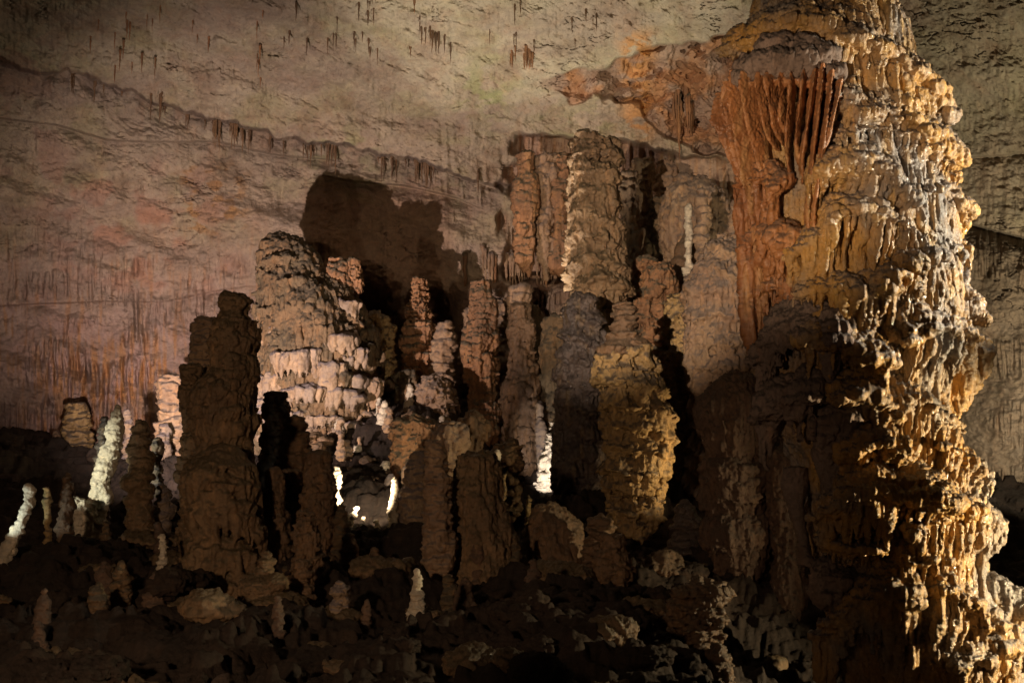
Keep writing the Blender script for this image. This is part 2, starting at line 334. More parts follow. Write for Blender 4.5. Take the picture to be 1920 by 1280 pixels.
# ------------------------------------------------------------------ cave wall and ceiling (one surface)
def line(pts, u): p = np.array(pts, float); return np.interp(u, p[:, 0], p[:, 1])
def box(u, v, u0, u1, v0, v1, s=25): return sst(u0-s, u0+s, u)*sst(u1+s, u1-s, u)*sst(v0-s, v0+s, v)*sst(v1+s, v1-s, v)
def wallY(u, v, fine=True, col=False):
    Y = np.interp(v, [-2600, -1500, -900, -500, -200, 0, 120, 220, 350, 500, 900, 1300], [6, 11, 16, 21, 26, 29, 31.2, 33, 34.3, 35, 35.5, 35.5])
    Y = Y*(1-.22*sst(500, -900, u))*(1-.30*sst(1250, 2000, u)*sst(-400, 300, v+300))
    wb = 22*pn(u/160., v/160., 2.2)
    tint = None
    wb2 = 9*fbm(u/26., v/60., 6.6, 3)
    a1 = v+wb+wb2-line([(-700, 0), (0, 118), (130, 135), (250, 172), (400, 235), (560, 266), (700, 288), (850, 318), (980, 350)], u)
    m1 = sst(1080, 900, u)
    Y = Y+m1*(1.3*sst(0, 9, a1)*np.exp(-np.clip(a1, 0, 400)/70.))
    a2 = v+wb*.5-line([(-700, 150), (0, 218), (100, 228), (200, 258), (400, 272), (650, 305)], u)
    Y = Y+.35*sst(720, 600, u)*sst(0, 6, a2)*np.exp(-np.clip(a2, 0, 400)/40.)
    a3 = v+wb*.4-line([(560, 318), (650, 338), (760, 350), (860, 368), (930, 400)], u)
    Y = Y+.6*box(u, v, 600, 900, 200, 500)*sst(0, 6, a3)*np.exp(-np.clip(a3, 0, 400)/45.)
    a5 = v+wb*.6-line([(-300, 560), (0, 565), (300, 560), (460, 540)], u)
    Y = Y+.25*sst(520, 420, u)*sst(0, 6, a5)*np.exp(-np.clip(a5, 0, 400)/50.)
    # recessed bay in the middle
    jag = 14*pn(u/30., v/30., 5.5)
    a4 = v+jag-line([(940, 252), (1050, 250), (1100, 262), (1160, 258), (1220, 272), (1300, 292), (1400, 300)], u)
    bay = sst(938, 975, u+jag*2.5+10*fbm(u/20., v/60., 66., 3))*sst(1500, 1380, u)*sst(0, 10, a4)
    Y = Y+1.1*bay
    # broken scarp at upper right
    dg = line([(1000, 150), (1130, 120), (1190, 95), (1400, 60)], u)
    a6 = v+jag-dg; e6 = v+jag*1.5-line([(1000, 165), (1130, 190), (1200, 200), (1230, 250), (1300, 290), (1400, 310)], u)
    sc = sst(985, 1060, u)*sst(0, 8, a6)*sst(6, -6, e6)*sst(1460, 1390, u)
    blk = fbm(u/42., v/42., 8.8, 3); blk = np.round(blk*3.2)/3.2
    Y = Y+sc*(.9+1.1*blk)*sst(990, 1200, u)
    # right hand wall: dark bedding slots
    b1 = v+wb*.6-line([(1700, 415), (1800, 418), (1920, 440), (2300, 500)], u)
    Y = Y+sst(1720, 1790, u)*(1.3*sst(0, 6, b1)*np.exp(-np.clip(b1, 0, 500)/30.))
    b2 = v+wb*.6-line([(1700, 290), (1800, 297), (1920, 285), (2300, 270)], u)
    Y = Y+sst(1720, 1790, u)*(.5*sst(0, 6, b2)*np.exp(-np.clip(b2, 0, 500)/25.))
    # hole behind the middle formation and hollow on the right of it
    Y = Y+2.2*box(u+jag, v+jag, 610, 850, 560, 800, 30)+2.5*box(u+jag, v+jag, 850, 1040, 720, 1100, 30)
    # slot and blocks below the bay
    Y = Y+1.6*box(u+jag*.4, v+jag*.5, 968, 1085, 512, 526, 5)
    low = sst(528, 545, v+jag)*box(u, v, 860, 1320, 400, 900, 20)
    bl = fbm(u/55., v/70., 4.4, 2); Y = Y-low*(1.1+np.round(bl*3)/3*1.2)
    if fine:
        flmask = .12+.5*sst(380, 620, v)*sst(900, 500, u)+.8*bay+.5*sst(1700, 1800, u)*sst(350, 500, v)+.9*box(u, v, 60, 520, 640, 900, 60)
        fl = np.abs(fbm(u/19., v/150., 6.1, 4)); Y = Y-flmask*(.30-.75*fl)*sst(-.25, .25, fbm(u/120., v/60., 3.7, 2)+.05)
        ru = .82*u+.57*v; rv = -.57*u+.82*v
        bu = .94*u+.34*v; bv = -.34*u+.94*v
        Y = Y+sst(1050, 850, u)*(.36*fbm(bu/420., bv/60., 14.5, 2)+.03*np.abs(fbm(bu/160., bv/17., 24.5, 3)))
        cm = sst(480, 250, v)*(1-.6*bay)
        Y = Y+cm*(.07*fbm(ru/170., rv/34., 1.5, 5)+.04*np.abs(fbm(ru/26., rv/7., 8.5, 3)))
        Y = Y+.34*fbm(u/150., v/110., 5.2, 5, .5)+.045*fbm(u/14., v/10., 15.2, 4, .6)
        dr = fbm(u/4.2, v/30., 12.2, 2); Y = Y-.055*(1-.7*sst(1650, 1750, u))*sst(.32, .75, dr)*sst(.0, .5, fbm(u/70., v/50., 22.2, 3))*(1+cm)
        cr = np.abs(fbm(u/90., v/38., 31.1, 4)); Y = Y+.16*sst(.03, 0, cr)*sst(.05, .4, fbm(u/140., v/140., 41., 2))
    if col:
        sh = np.array(u).shape
        T = np.zeros(sh+(3,)); T[:] = (.37, .285, .205)
        def put(mask, c):
            mk = np.clip(mask, 0, 1)[..., None]; T[:] = T*(1-mk)+np.array(c)*mk
        n1 = fbm(u/110., v/80., 51., 4); n2 = fbm(u/70., v/60., 61., 4); n3 = fbm(u/9., v/90., 71., 4); n4 = fbm(u/40., v/24., 81., 4)
        put(sst(700, 200, u)*sst(-.3, .5, n2)*.7, (.33, .225, .19))
        put(sst(400, 700, v)*sst(620, 400, u)*.75, (.385, .265, .25))
        put(sst(500, 100, v)*.6, (.355, .345, .25)); put(sst(-.05, .5, n1)*.6*sst(620, 300, v), (.29, .27, .145)); put(sst(.05, .5, -n2)*.45, (.26, .19, .14))
        put((box(u, v, 640, 860, 330, 410, 30)+box(u, v, 1000, 1150, 180, 260, 40)+box(u, v, 860, 960, 120, 240, 50)+box(u, v, 560, 700, 250, 330, 40))*sst(-.2, .3, n4)*.8, (.27, .29, .13))
        put(box(u, v, 1820, 1900, 640, 760, 20)*sst(-.1, .3, n4)*.9, (.16, .22, .06))
        put(sst(.12, .5, n3)*sst(350, 620, v)*sst(900, 600, u)*.85, (.36, .19, .09))
        put(sst(.2, .5, n3)*sst(1700, 1850, u)*.5, (.22, .15, .10))
        put(box(u, v, 60, 350, 650, 830, 60)*sst(-.25, .2, n3)*.9, (.44, .22, .08))
        put(box(u, v, 80, 420, 330, 560, 80)*sst(-.0, .4, n2)*.8, (.36, .19, .12))
        put(box(u, v, -50, 120, 60, 330, 60)*sst(-.2, .3, n2)*.7, (.27, .16, .12))
        put(box(u, v, 330, 460, 310, 450, 30)*sst(0, .35, n4)*.9, (.34, .19, .07))
        put(sst(.1, .6, fbm(u/16., v/12., 91., 3))*sst(-.1, .4, n1)*.3, (.22, .165, .125)); put(sst(.0, .5, fbm(u/300., v/90., 95., 4))*.5, (.25, .19, .155))
        put(bay*.7, (.34, .22, .155)); put(bay*sst(.05, .4, n3)*.8, (.40, .24, .13)); put(bay*sst(1080, 960, u)*sst(-.3, .2, n3)*.5, (.42, .22, .12))
        put(sc*.75, (.30, .19, .14)); put(sc*sst(-.1, .3, n2), (.36, .18, .08)); put(box(u, v, 1165, 1225, 60, 260, 20)*sst(-.3, .1, n4)*.9, (.46, .22, .06))
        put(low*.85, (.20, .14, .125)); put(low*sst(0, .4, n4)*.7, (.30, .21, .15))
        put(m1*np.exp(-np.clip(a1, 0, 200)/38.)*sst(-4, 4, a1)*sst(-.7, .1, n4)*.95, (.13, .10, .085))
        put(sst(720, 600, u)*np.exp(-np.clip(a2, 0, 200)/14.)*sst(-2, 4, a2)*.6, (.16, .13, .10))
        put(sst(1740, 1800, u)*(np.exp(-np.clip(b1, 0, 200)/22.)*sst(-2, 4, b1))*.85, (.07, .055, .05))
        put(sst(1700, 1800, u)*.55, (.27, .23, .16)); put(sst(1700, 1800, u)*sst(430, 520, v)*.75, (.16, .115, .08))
        put(box(u, v, 575, 850, 350, 620, 25)*.8, (.27, .165, .11))  # brown shadow tone painted where the middle formation's shadow falls on the wall
        cr = np.abs(fbm(u/90., v/38., 31.1, 4)); put(sst(.03, 0, cr)*sst(.05, .4, fbm(u/140., v/140., 41., 2))*.35, (.16, .12, .10))
        return Y, T
    return Y
def build_wall():
    nu, nv = 1500, 1150
    u = np.concatenate([np.linspace(-1500, -30, 150)[:-1], np.linspace(-30, 1950, nu-300), np.linspace(1950, 3500, 152)[1:]])
    v = np.concatenate([np.linspace(-2600, -40, 200)[:-1], np.linspace(-40, 1020, nv-240), np.linspace(1020, 1500, 42)[1:]])
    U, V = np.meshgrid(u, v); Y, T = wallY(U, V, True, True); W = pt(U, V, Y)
    h, k = U.shape; i = np.arange(h-1)[:, None]*k+np.arange(k-1)[None]
    f = np.stack([i, i+k, i+k+1, i+1], -1).reshape(-1, 4)
    me = rawmesh('cave_wall', W.reshape(-1, 3), np.zeros((0, 3), int), f)
    me.polygons.foreach_set('use_smooth', np.ones(len(f), bool))
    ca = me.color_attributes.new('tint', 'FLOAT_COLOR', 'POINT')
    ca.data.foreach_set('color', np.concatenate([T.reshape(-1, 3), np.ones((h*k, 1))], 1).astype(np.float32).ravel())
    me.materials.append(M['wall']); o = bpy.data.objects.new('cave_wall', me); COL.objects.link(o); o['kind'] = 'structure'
build_wall()
def build_floor():
    t = np.linspace(-1.0, 1.0, 1300); t = t*.62+.55*t**3
    ys = np.concatenate([np.geomspace(1.2, 36, 1000), np.linspace(36.5, 48, 20)])
    T_, Yy = np.meshgrid(t, ys); X = T_*(Yy+1.0)
    Z = gz(X, Yy); W = np.stack([X, Yy, Z], -1); h, k = X.shape; i = np.arange(h-1)[:, None]*k+np.arange(k-1)[None]
    f = np.stack([i, i+1, i+k+1, i+k], -1).reshape(-1, 4)
    me = rawmesh('cave_floor', W.reshape(-1, 3), np.zeros((0, 3), int), f)
    me.polygons.foreach_set('use_smooth', np.ones(len(f), bool)); me.materials.append(M['floor'])
    o = bpy.data.objects.new('cave_floor', me); COL.objects.link(o); o['kind'] = 'structure'
build_floor()

# ------------------------------------------------------------------ the great column on the right
def surf_shelf(name, parent, loc, mat, surf, poly, size, drip, Y, fins=False, thick=.05, seed=0, out=.5, style='flow', conv=0.0, vox=1.25, n_f=1.0, deep=None):
    """a lip following poly (photo px) on the front of a column, with drips or blades under it"""
    rg = np.random.RandomState(seed); p = np.array(poly, float); px = Y/1098.; k = Y/FPX
    seg = np.concatenate([[0], np.cumsum(np.hypot(*np.diff(p, axis=0).T))]); n = max(3, int(seg[-1]/(size*.55)))
    t = np.linspace(0, seg[-1], n); X = np.interp(t, seg, p[:, 0])+rg.normal(0, size*.12, n); V = np.interp(t, seg, p[:, 1])+rg.normal(0, size*.18, n)
    sz = size*k*rg.uniform(.75, 1.2, n); C = surf(X, V, size*k*out)
    s = Soup(); s.ell(C, np.stack([sz, sz*1.0, sz*.5], -1)*(.75 if fins else 1), rg.uniform(0, 3, n), 2)
    s.ell(surf(X, V-size*.6, size*k*out*.35), np.stack([sz*1.1, sz*1.1, sz*.7], -1)*(.9 if fins else 1))
    s.ell(surf(X, V-size*1.2, -size*k*.5), np.stack([sz*1.2, sz*1.3, sz*.9], -1))
    m = max(3, int(seg[-1]/((9 if fins else 6)/n_f))); t = np.linspace(0, seg[-1], m)+rg.normal(0, 2, m)
    X = np.interp(t, seg, p[:, 0]); V = np.interp(t, seg, p[:, 1]); L = drip*rg.uniform(.6, 1.15, m)*(.75+.25*np.sin(t/21.+seed))
    xm = X.mean(); st = np.array([-.12, .06, .3, .55, .8, 1.0]); K = len(st)
    PX = X[:, None]+(conv*(xm-X))[:, None]*st+(rg.normal(0, 2.2, m))[:, None]*st+4*np.sin(st*5+rg.uniform(0, 1.5))[None]*st; PV = V[:, None]+L[:, None]*st
    if fins:
        o_ = size*k*out*(np.array([.7, .95, .8, .55, .2, -.35]))[None]*rg.uniform(.8, 1.2, m)[:, None]+0*PX
        Pp = surf(PX, PV, o_-size*k*.15)
        W = thick*k*rg.uniform(.7, 1.3, m)[:, None]*np.array([1.4, 1, .9, .9, .9, .6]); D = (deep or size*.75)*k*np.array([.9, 1, .85, .7, .55, .3])
        c = surf(X, V, 0); c2 = surf(X, V, .3); ang = np.arctan2(c2[:, 1]-c[:, 1], c2[:, 0]-c[:, 0])
        s.tube(Pp, W*0+D, W, ang, 10)
    else:
        o_ = size*k*out*(np.array([.6, 1.0, .95, .85, .75, .65]))[None]*rg.uniform(.6, 1.3, m)[:, None]+0*PX
        Pp = surf(PX, PV, o_); W = thick*k*rg.uniform(.6, 1.5, m)[:, None]*np.array([.9, 1.3, 1.1, .8, .5, .15])
        s.tube(Pp, W, sides=8)
        Pp = surf(PX, PV*.6+.4*V[:, None], o_*.4); s.tube(Pp, W*1.6, sides=8)
    return skin(name, s, px*vox, M[mat], disp_for(px, style), loc, parent, 2, seed)

GY = 14.0
GOUT = [(-160,1450,1640),(-60,1430,1650),(0,1412,1668),(50,1395,1705),(100,1385,1722),(150,1372,1738),(200,1385,1752),(260,1392,1768),(330,1398,1785),(400,1402,1795),(480,1412,1805),
        (540,1422,1825),(600,1422,1832),(660,1418,1808),(720,1422,1795),(780,1428,1785),(830,1450,1815),(880,1495,1830),(960,1505,1860),(1020,1510,1862),(1080,1520,1830),
        (1130,1535,1865),(1200,1568,1885),(1280,1585,1905),(1400,1580,1950)]
gz_, gcx, gr = prof(GOUT, GY); 
def gsurf(px, py, out=0.0):
    p = pt(px, py, GY); x = p[..., 0]; z = p[..., 2]
    r = np.interp(-z, -gz_, gr)*.92; c = np.interp(-z, -gz_, gcx); d = np.clip((x-c)/r, -1.35, 1.35); dd = np.clip(np.abs(d), 0, .98)
    nx = d; ny = -np.sqrt(1-dd**2)
    x0 = c+r*nx; y0 = GY+r*ny*.85
    out = np.asarray(out)
    # keep the picture place although the point comes nearer: small angular shift is fine
    return np.stack([x0*(y0/GY)*1.0+np.clip(nx, -1, 1)*out, y0+ny*out, z*(y0/GY)+0*out], -1)
def great_column():
    zb = float(gz(gcx[-1], GY))-.3; loc = (float(gcx[-1]), GY, zb)
    root = empty('flowstone_column', loc, 'huge wet orange and grey flowstone column with hanging curtains filling the right side', 'column')
    px = GY/1098.; s = Soup(); rg = np.random.RandomState(11)
    z = np.append(gz_, zb); cx = np.append(gcx, gcx[-1]); r = np.append(gr, gr[-1]*1.1)
    # undercut neck below the head
    core(s, z, cx, r, GY, .85, .72, n=120, sides=64, wob=.03)
    shelves(s, z, cx, r*.84, GY, .85, rg, step=.42, size=.20, sq=.55, drip=2.8, dw=px*3.4, nd=9, n_az=11)
    shelves(s, z, cx, r*.86, GY, .85, rg, step=.8, size=.34, sq=.45, drip=1.9, dw=px*4.4, nd=12, n_az=5)
    shelves(s, z, cx, r*.80, GY, .85, rg, step=.20, size=.09, sq=.6, drip=3.2, dw=px*2.4, nd=7, n_az=22)
    skin('body', s, px*1.35, M['great'], disp_for(px, 'great'), loc, root, 1, 4)
    def dome(name, u, v, ru, rv, mat, style='smooth', out=0.0, rd=None, seed=1, extra=()):
        s = Soup(); k = GY/FPX; c = gsurf(np.array([u]), np.array([v]), out)
        s.ell(c, [ru*k, (rd or ru)*k, rv*k], 0, 3)
        for (a, b, q, w_) in extra: s.ell(gsurf(np.array([a]), np.array([b]), out+w_), [q*k, q*k, q*k*.7], 0, 3)
        return skin(name, s, px*1.3, M[mat], disp_for(px*1.2, style), loc, root, 3, seed)
    dome('head', 1482, 132, 80, 44, 'dusty', 'flow', .06, 62, 3, [(1460,92,44,.0),(1505,96,40,.0),(1425,125,36,.03),(1415,152,28,.05),(1440,122,34,.06),(1480,104,40,.02),(1530,118,36,.05),(1555,145,24,.06)])
    curtain = surf_shelf('curtain', root, loc, 'curtain', gsurf, [(1392,225),(1392,195),(1408,172),(1440,163),(1480,160),(1530,166),(1560,190)], 17, 270, GY, True, 4.4, 5, 1.7, 'smooth', .34, 1.0, .62, deep=40)
    S = [('curtain','curtain',[(1396,352),(1412,335),(1440,340),(1458,360)],16,150,True,3.2,.6,.3),
     ('curtain','curtain',[(1408,470),(1430,440),(1462,450),(1480,480)],16,150,True,3.2,.6,.2),
     ('curtain','curtain',[(1420,560),(1450,540),(1490,560)],14,90,True,3.2,.5,.2),
     ('drip_shelf','great',[(1385,95),(1430,78),(1470,40),(1530,50),(1590,88)],18,34,False,3,.6,0),
     ('drip_shelf','great',[(1590,80),(1650,108),(1700,150),(1745,215)],22,40,False,3,.6,0),
     ('drip_shelf','great',[(1555,180),(1610,215),(1680,235),(1740,272),(1772,305)],22,42,False,3,.6,0),
     ('curtain','great',[(1568,270),(1605,246),(1655,250),(1720,275),(1768,335)],18,80,True,2.8,.8,0),
     ('curtain','great',[(1522,350),(1555,318),(1605,306),(1650,332),(1690,385)],18,62,True,2.8,.8,0),
     ('drip_shelf','great',[(1690,385),(1740,360),(1785,400)],20,50,False,3,.6,0),
     ('curtain','great',[(1490,482),(1520,468),(1570,402),(1620,400),(1680,432),(1745,462)],16,120,True,2.6,.8,0),
     ('drip_shelf','great',[(1640,540),(1690,505),(1730,482),(1788,472)],18,70,False,3,.7,0),
     ('curtain','great',[(1500,560),(1560,540),(1620,560),(1660,545)],16,110,True,2.6,.7,0),
     ('drip_shelf','dusty',[(1420,668),(1438,630),(1482,616),(1530,640)],36,95,False,8,.7,0),
     ('drip_shelf','great',[(1530,640),(1590,655),(1640,695)],24,66,False,4,.7,0),
     ('drip_shelf','dusty',[(1428,795),(1450,756),(1505,745)],36,84,False,8,.7,0),
     ('curtain','great',[(1690,640),(1730,620),(1775,625),(1803,660)],22,140,True,4,.9,0),
     ('drip_shelf','great',[(1570,745),(1620,740),(1655,785)],22,44,False,4,.7,0),
     ('curtain','great',[(1655,775),(1685,745),(1720,775),(1765,800)],20,160,True,3.4,.8,0),
     ('drip_shelf','dusty',[(1528,815),(1545,785),(1568,790)],26,150,False,8,.6,0),
     ('drip_shelf','great',[(1585,855),(1630,832),(1690,862)],22,58,False,4,.7,0),
     ('curtain','great',[(1740,835),(1785,860),(1812,905)],20,140,True,4,.8,0),
     ('drip_shelf','great',[(1560,975),(1612,926),(1690,918),(1740,952)],28,84,False,4,.8,0),
     ('curtain','great',[(1700,1000),(1755,965),(1800,960),(1845,985)],20,130,True,3.4,.8,0),
     ('drip_shelf','great',[(1552,1012),(1600,1030),(1650,1030)],12,30,False,3,1.0,0),
     ('curtain','great',[(1668,1085),(1700,1058),(1745,1048)],18,190,True,3.2,.8,0),
     ('drip_shelf','great',[(1565,1185),(1615,1135),(1668,1100),(1700,1120)],20,100,False,4,.8,0),
     ('drip_shelf','great',[(1745,1105),(1790,1128),(1822,1180)],24,110,False,5,.7,0),
     ('drip_shelf','great',[(1835,1160),(1860,1120),(1884,1150)],24,70,False,4,.7,0),
     ('drip_shelf','great',[(1780,1235),(1850,1212),(1905,1235)],24,80,False,4,.7,0)]
    for i, (nm, mt, poly, sz, L, fn, th, out, cv) in enumerate(S):
        dq = mt == 'dusty'; poly = [(a+(22 if dq else 0), b) for a, b in poly]
        surf_shelf(nm, root, loc, mt, gsurf, poly, sz*(.9 if dq else 1.15), L*(1.1 if dq else 1.4), GY, fn, th*1.2, 20+i, out*(.8 if dq else 1.5), 'great', cv, 1.2, .8 if fn else .85)
    dome('knob', 1806, 575, 30, 34, 'great', 'furry', .05, 30, 9, [(1820,600,20,.05),(1790,550,18,.05)])
    dome('ball', 1548, 1088, 36, 46, 'dusty', 'flow', .0, 34, 10, [(1535,1060,24,.02),(1562,1112,30,.02),(1580,1085,28,.0),(1530,1105,20,.03)])
    s = Soup(); k = GY/FPX; u = np.array([1508, 1506, 1508, 1516, 1524, 1530]); v = np.array([875, 905, 940, 980, 1020, 1060])
    s.tube(gsurf(u, v, .12)[None], (np.array([22, 24, 17, 12, 10, 18])*k)[None], sides=16)
    skin('stem', s, px*1.2, M['dusty'], disp_for(px, 'smooth'), loc, root, 2, 12)
great_column()

# ------------------------------------------------------------------ the middle formation under the wall shadow
def formation():
    Y = 30.0; px = Y/1098.; k = Y/FPX
    out = [(448,515,552),(462,500,572),(500,492,600),(540,490,650),(580,488,680),(620,484,695),(680,478,712),(740,472,716),(800,468,705),(850,470,660)]
    z, cx, r = prof(out, Y); z, cx, r = to_ground(z, cx, r, Y)
    loc = (float(cx[-1]), Y, float(z[-1]))
    root = empty('draped_formation', loc, 'broad many-tiered draped formation of lilac domes and tan drips standing under the big wall shadow', 'formation')
    def srf(u, v, out=0.0):
        p = pt(u, v, Y); x = p[..., 0]; zz = p[..., 2]
        rr = np.interp(-zz, -z, r)*.92; c = np.interp(-zz, -z, cx); d = np.clip((x-c)/rr, -1.1, 1.1)
        ny = -np.sqrt(1-np.clip(np.abs(d), 0, .97)**2); nx = np.clip(d, -1, 1); y0 = Y+rr*ny*.8; out = np.asarray(out)
        return np.stack([(c+rr*nx)*(y0/Y)+nx*out, y0+ny*out, zz*(y0/Y)+0*out], -1)
    s = Soup(); rg = np.random.RandomState(5); core(s, z, cx, r, Y, .8, .84, n=60, sides=48)
    shelves(s, z, cx, r, Y, .8, rg, step=.32, size=.24, sq=.7, drip=1.1, dw=px*3, nd=8, n_az=12)
    skin('body', s, px*1.2, M['umber'], disp_for(px, 'flow'), loc, root, 2, 3)
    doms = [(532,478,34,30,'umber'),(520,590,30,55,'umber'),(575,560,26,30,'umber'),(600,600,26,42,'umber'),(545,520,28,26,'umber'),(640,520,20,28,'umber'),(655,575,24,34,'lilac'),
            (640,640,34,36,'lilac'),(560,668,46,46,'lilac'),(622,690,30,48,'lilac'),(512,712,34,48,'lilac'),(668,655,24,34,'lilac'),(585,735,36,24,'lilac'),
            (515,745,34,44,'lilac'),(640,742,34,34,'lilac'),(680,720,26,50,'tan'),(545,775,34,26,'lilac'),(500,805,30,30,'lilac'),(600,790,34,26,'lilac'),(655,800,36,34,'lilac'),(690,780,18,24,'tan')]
    rj = np.random.RandomState(8)
    doms = [(u+rj.normal(0, 4), v+rj.normal(0, 7), w_*.84, L*.9, mt) for (u, v, w_, L, mt) in doms]
    doms += [(rj.uniform(485, 700), rj.uniform(580, 830), rj.uniform(9, 20), rj.uniform(14, 38), 'lilac' if rj.rand() < .5 else 'umber') for _ in range(20)]
    for i, (u, v, w_, L, mt) in enumerate(doms):
        rg = np.random.RandomState(40+i); s = Soup(); c = srf(np.array([float(u)]), np.array([float(v)]), w_*k*.2)[0]
        for j in range(5):
            f = rg.uniform(.4, .85); o_ = np.array([rg.uniform(-.7, .7), rg.uniform(-.3, .4), rg.uniform(-.25, .2)-.25*f])*w_*k
            s.ell([c+o_], [w_*k*f*1.15, w_*k*f, w_*k*f*rg.uniform(.4, .65)], rg.uniform(-.4, .4), 3)
        s.ell([c+[0, .3*w_*k, -.35*w_*k]], [w_*k*.9, w_*k*.7, w_*k*.6], 0, 3)
        m = int(w_*1.5); a = rg.uniform(-3.0, -.15, m) ; q = rg.uniform(.7, 1.08, m)*w_*k
        x = c[0]+q*np.cos(a); y = c[1]+q*.85*np.sin(a); l = L*k*rg.uniform(.35, 1.15, m); wd = px*rg.uniform(1.8, 4, m)
        st = np.array([.15, 0, -.35, -.7, -1]); wr = np.array([.8, 1.2, 1, .7, .2])
        pp = np.stack([x[:, None]+0*st, y[:, None]+0*st, c[2]+l[:, None]*st], -1); s.tube(pp, wd[:, None]*wr, sides=7)
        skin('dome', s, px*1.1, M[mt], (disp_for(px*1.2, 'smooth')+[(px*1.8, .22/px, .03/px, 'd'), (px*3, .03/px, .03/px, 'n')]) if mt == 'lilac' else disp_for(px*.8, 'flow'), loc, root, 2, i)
    for i in range(26):
        rg = np.random.RandomState(900+i); u = rg.uniform(480, 712); v = rg.uniform(600, 845); h = rg.uniform(14, 34)*k; q = rg.uniform(3, 7)*k
        c = srf(np.array([u]), np.array([v]), .25)[0]; s = Soup()
        for j in range(5): s.ell([c+[rg.normal(0, .2*q), 0, h*(j/4-.3)]], [q*(1.3-.16*j), q*(1.3-.16*j), h*.2])
        skin('stub', s, px*.95, M['tan' if i % 3 else 'umber'], disp_for(px*.7, 'smooth'), loc, root, 1, i)
    for i, o_ in enumerate([[(484,622,634),(500,616,646),(530,612,655)], [(487,656,664),(505,652,672),(540,650,678)]]):
        zz, cc, rr = prof(o_, Y); s = Soup(); core(s, zz, cc, rr, Y, 1, .8, 20, 16)
        shelves(s, zz, cc, rr, Y, 1, rg, step=.5, size=.5, drip=.8, dw=px*2, nd=5, n_az=6); skin('pinnacle', s, px*1.1, M['rust'], disp_for(px*.8, 'flow'), loc, root, 1, i)
formation()

# ------------------------------------------------------------------ towers and columns
tower('flowstone_tower', 'tall olive-brown knobby tower left of the lilac draped formation', 'tower', 17.0,
      [(548,436,452),(560,426,462),(575,424,464),(590,428,460),(600,420,478),(620,410,480),(645,406,478),(662,404,468),(700,392,478),(735,366,480),(775,362,480),(800,368,472),(830,380,462),(850,376,462),(868,355,470),(900,345,480),(940,352,486),(990,350,490)],
      'olive', 'flow', seed=21, step=.26, size=.36, sq=.75, drip=1.1, nd=7, n_az=8)
tower('fluted_stalagmite', 'pinkish fluted round-topped stalagmite just behind the left edge of the olive tower', 'stalagmite', 19.5,
      [(597,375,392),(610,368,402),(650,366,408),(700,362,408),(760,358,408)], 'tan', 'band', seed=22, step=.3, size=.3, drip=.7, n_az=7)
tower('stalagmite', 'small yellow-topped stalagmite at the left foot of the olive tower', 'stalagmite', 18.2,
      [(685,360,368),(700,354,372),(740,350,378),(800,350,385)], 'olive', 'flow', seed=23, step=.5, size=.4, drip=.8, n_az=5)
tower('domed_mound', 'orange and olive domed mound against the lit wall left of the olive tower', 'mound', 29.0,
      [(704,312,334),(715,303,344),(750,304,346),(790,300,362),(840,290,370)], 'tan', 'smooth', seed=24, step=.45, size=.5, sq=.9, drip=.5, n_az=6)
beads('stalagmite', 'tallest cream stalagmite of stacked drums at left with a dark tip', 19.5,
      [(760,216,226),(775,208,230),(800,200,232),(835,198,230),(850,184,222),(880,178,216),(905,172,210),(935,168,210),(945,162,202),(985,158,202),(1000,150,198),(1040,150,205)], 'pale', 31, step=.7, sq=.8, jit=.1)
beads('stalagmite', 'leaning pale stalagmite of stacked beads cut by the left edge', 17.0,
      [(908,43,60),(925,41,66),(945,42,70),(955,34,60),(975,30,52),(995,18,46),(1015,6,40),(1045,-12,26),(1090,-25,30)], 'pale', 32, jit=.1)
beads('stalagmite', 'thin yellowish stalagmite between the leaning beaded one and the tall cream one', 17.6,
      [(913,82,92),(940,80,97),(970,82,96),(1000,84,96),(1040,80,100)], 'gold', 33)
beads('stalagmite', 'short pale stub with a sloping shoulder high between the two pale left stalagmites', 17.4, [(886,123,133),(905,118,136),(918,114,138),(928,112,140)], 'brown', 34)
tower('stalagmite', 'squat cream stalagmite with a drip skirt just left of the tall cream one', 'stalagmite', 19.2, [(938,140,160),(955,132,166),(975,136,162),(1010,138,168)], 'pale', 'flow', seed=35, step=.5, size=.5, drip=1.2, n_az=6)
beads('stalagmite', 'grey stacked stalagmite right of the tall cream one, narrow at the waist', 19.6, [(820,288,300),(840,280,310),(865,277,306),(885,282,304),(905,284,312),(925,290,325)], 'lilac', 36)
beads('stalagmite', 'broad-topped pinkish stub behind the grey stacked stalagmite', 28.0, [(796,302,316),(812,296,319),(840,292,322)], 'lilac', 37)
beads('stalagmite', 'dark brown blunt stalagmite between the tall cream one and the grey stacked one', 19.0, [(790,252,272),(815,244,282),(860,240,286),(910,238,288),(960,236,292)], 'olive', 38, step=.4)
tower('stalagmite', 'yellow banded cone stalagmite on the mound against the lit wall', 'stalagmite', 31.5, [(756,138,148),(775,134,157),(800,128,160),(830,124,162),(855,120,168)], 'gold', 'band', seed=39, step=.4, size=.4, drip=.7, n_az=7)
beads('stalagmite', 'small dark stub left of the yellow banded cone on the mound', 31.5, [(808,101,110),(825,96,114),(850,90,120)], 'brown', 40)
beads('stalagmite', 'black-looking stalagmite peeking behind the left side of the tall cream one', 19.9, [(782,190,202),(810,184,204),(850,178,206),(900,176,206)], 'dark', 41)
beads('stalagmite', 'ribbed lilac stalagmite peeking behind the right side of the tall cream one', 28.0, [(768,232,243),(800,230,250),(850,228,254)], 'lilac', 42)
tower('stalagmite', 'brown cone stalagmite standing dark before the lilac domes', 'stalagmite', 20.0, [(735,510,524),(760,504,532),(790,502,532),(830,498,536),(880,490,545)], 'brown', 'band', seed=44, step=.35, size=.35, drip=.7, n_az=7)
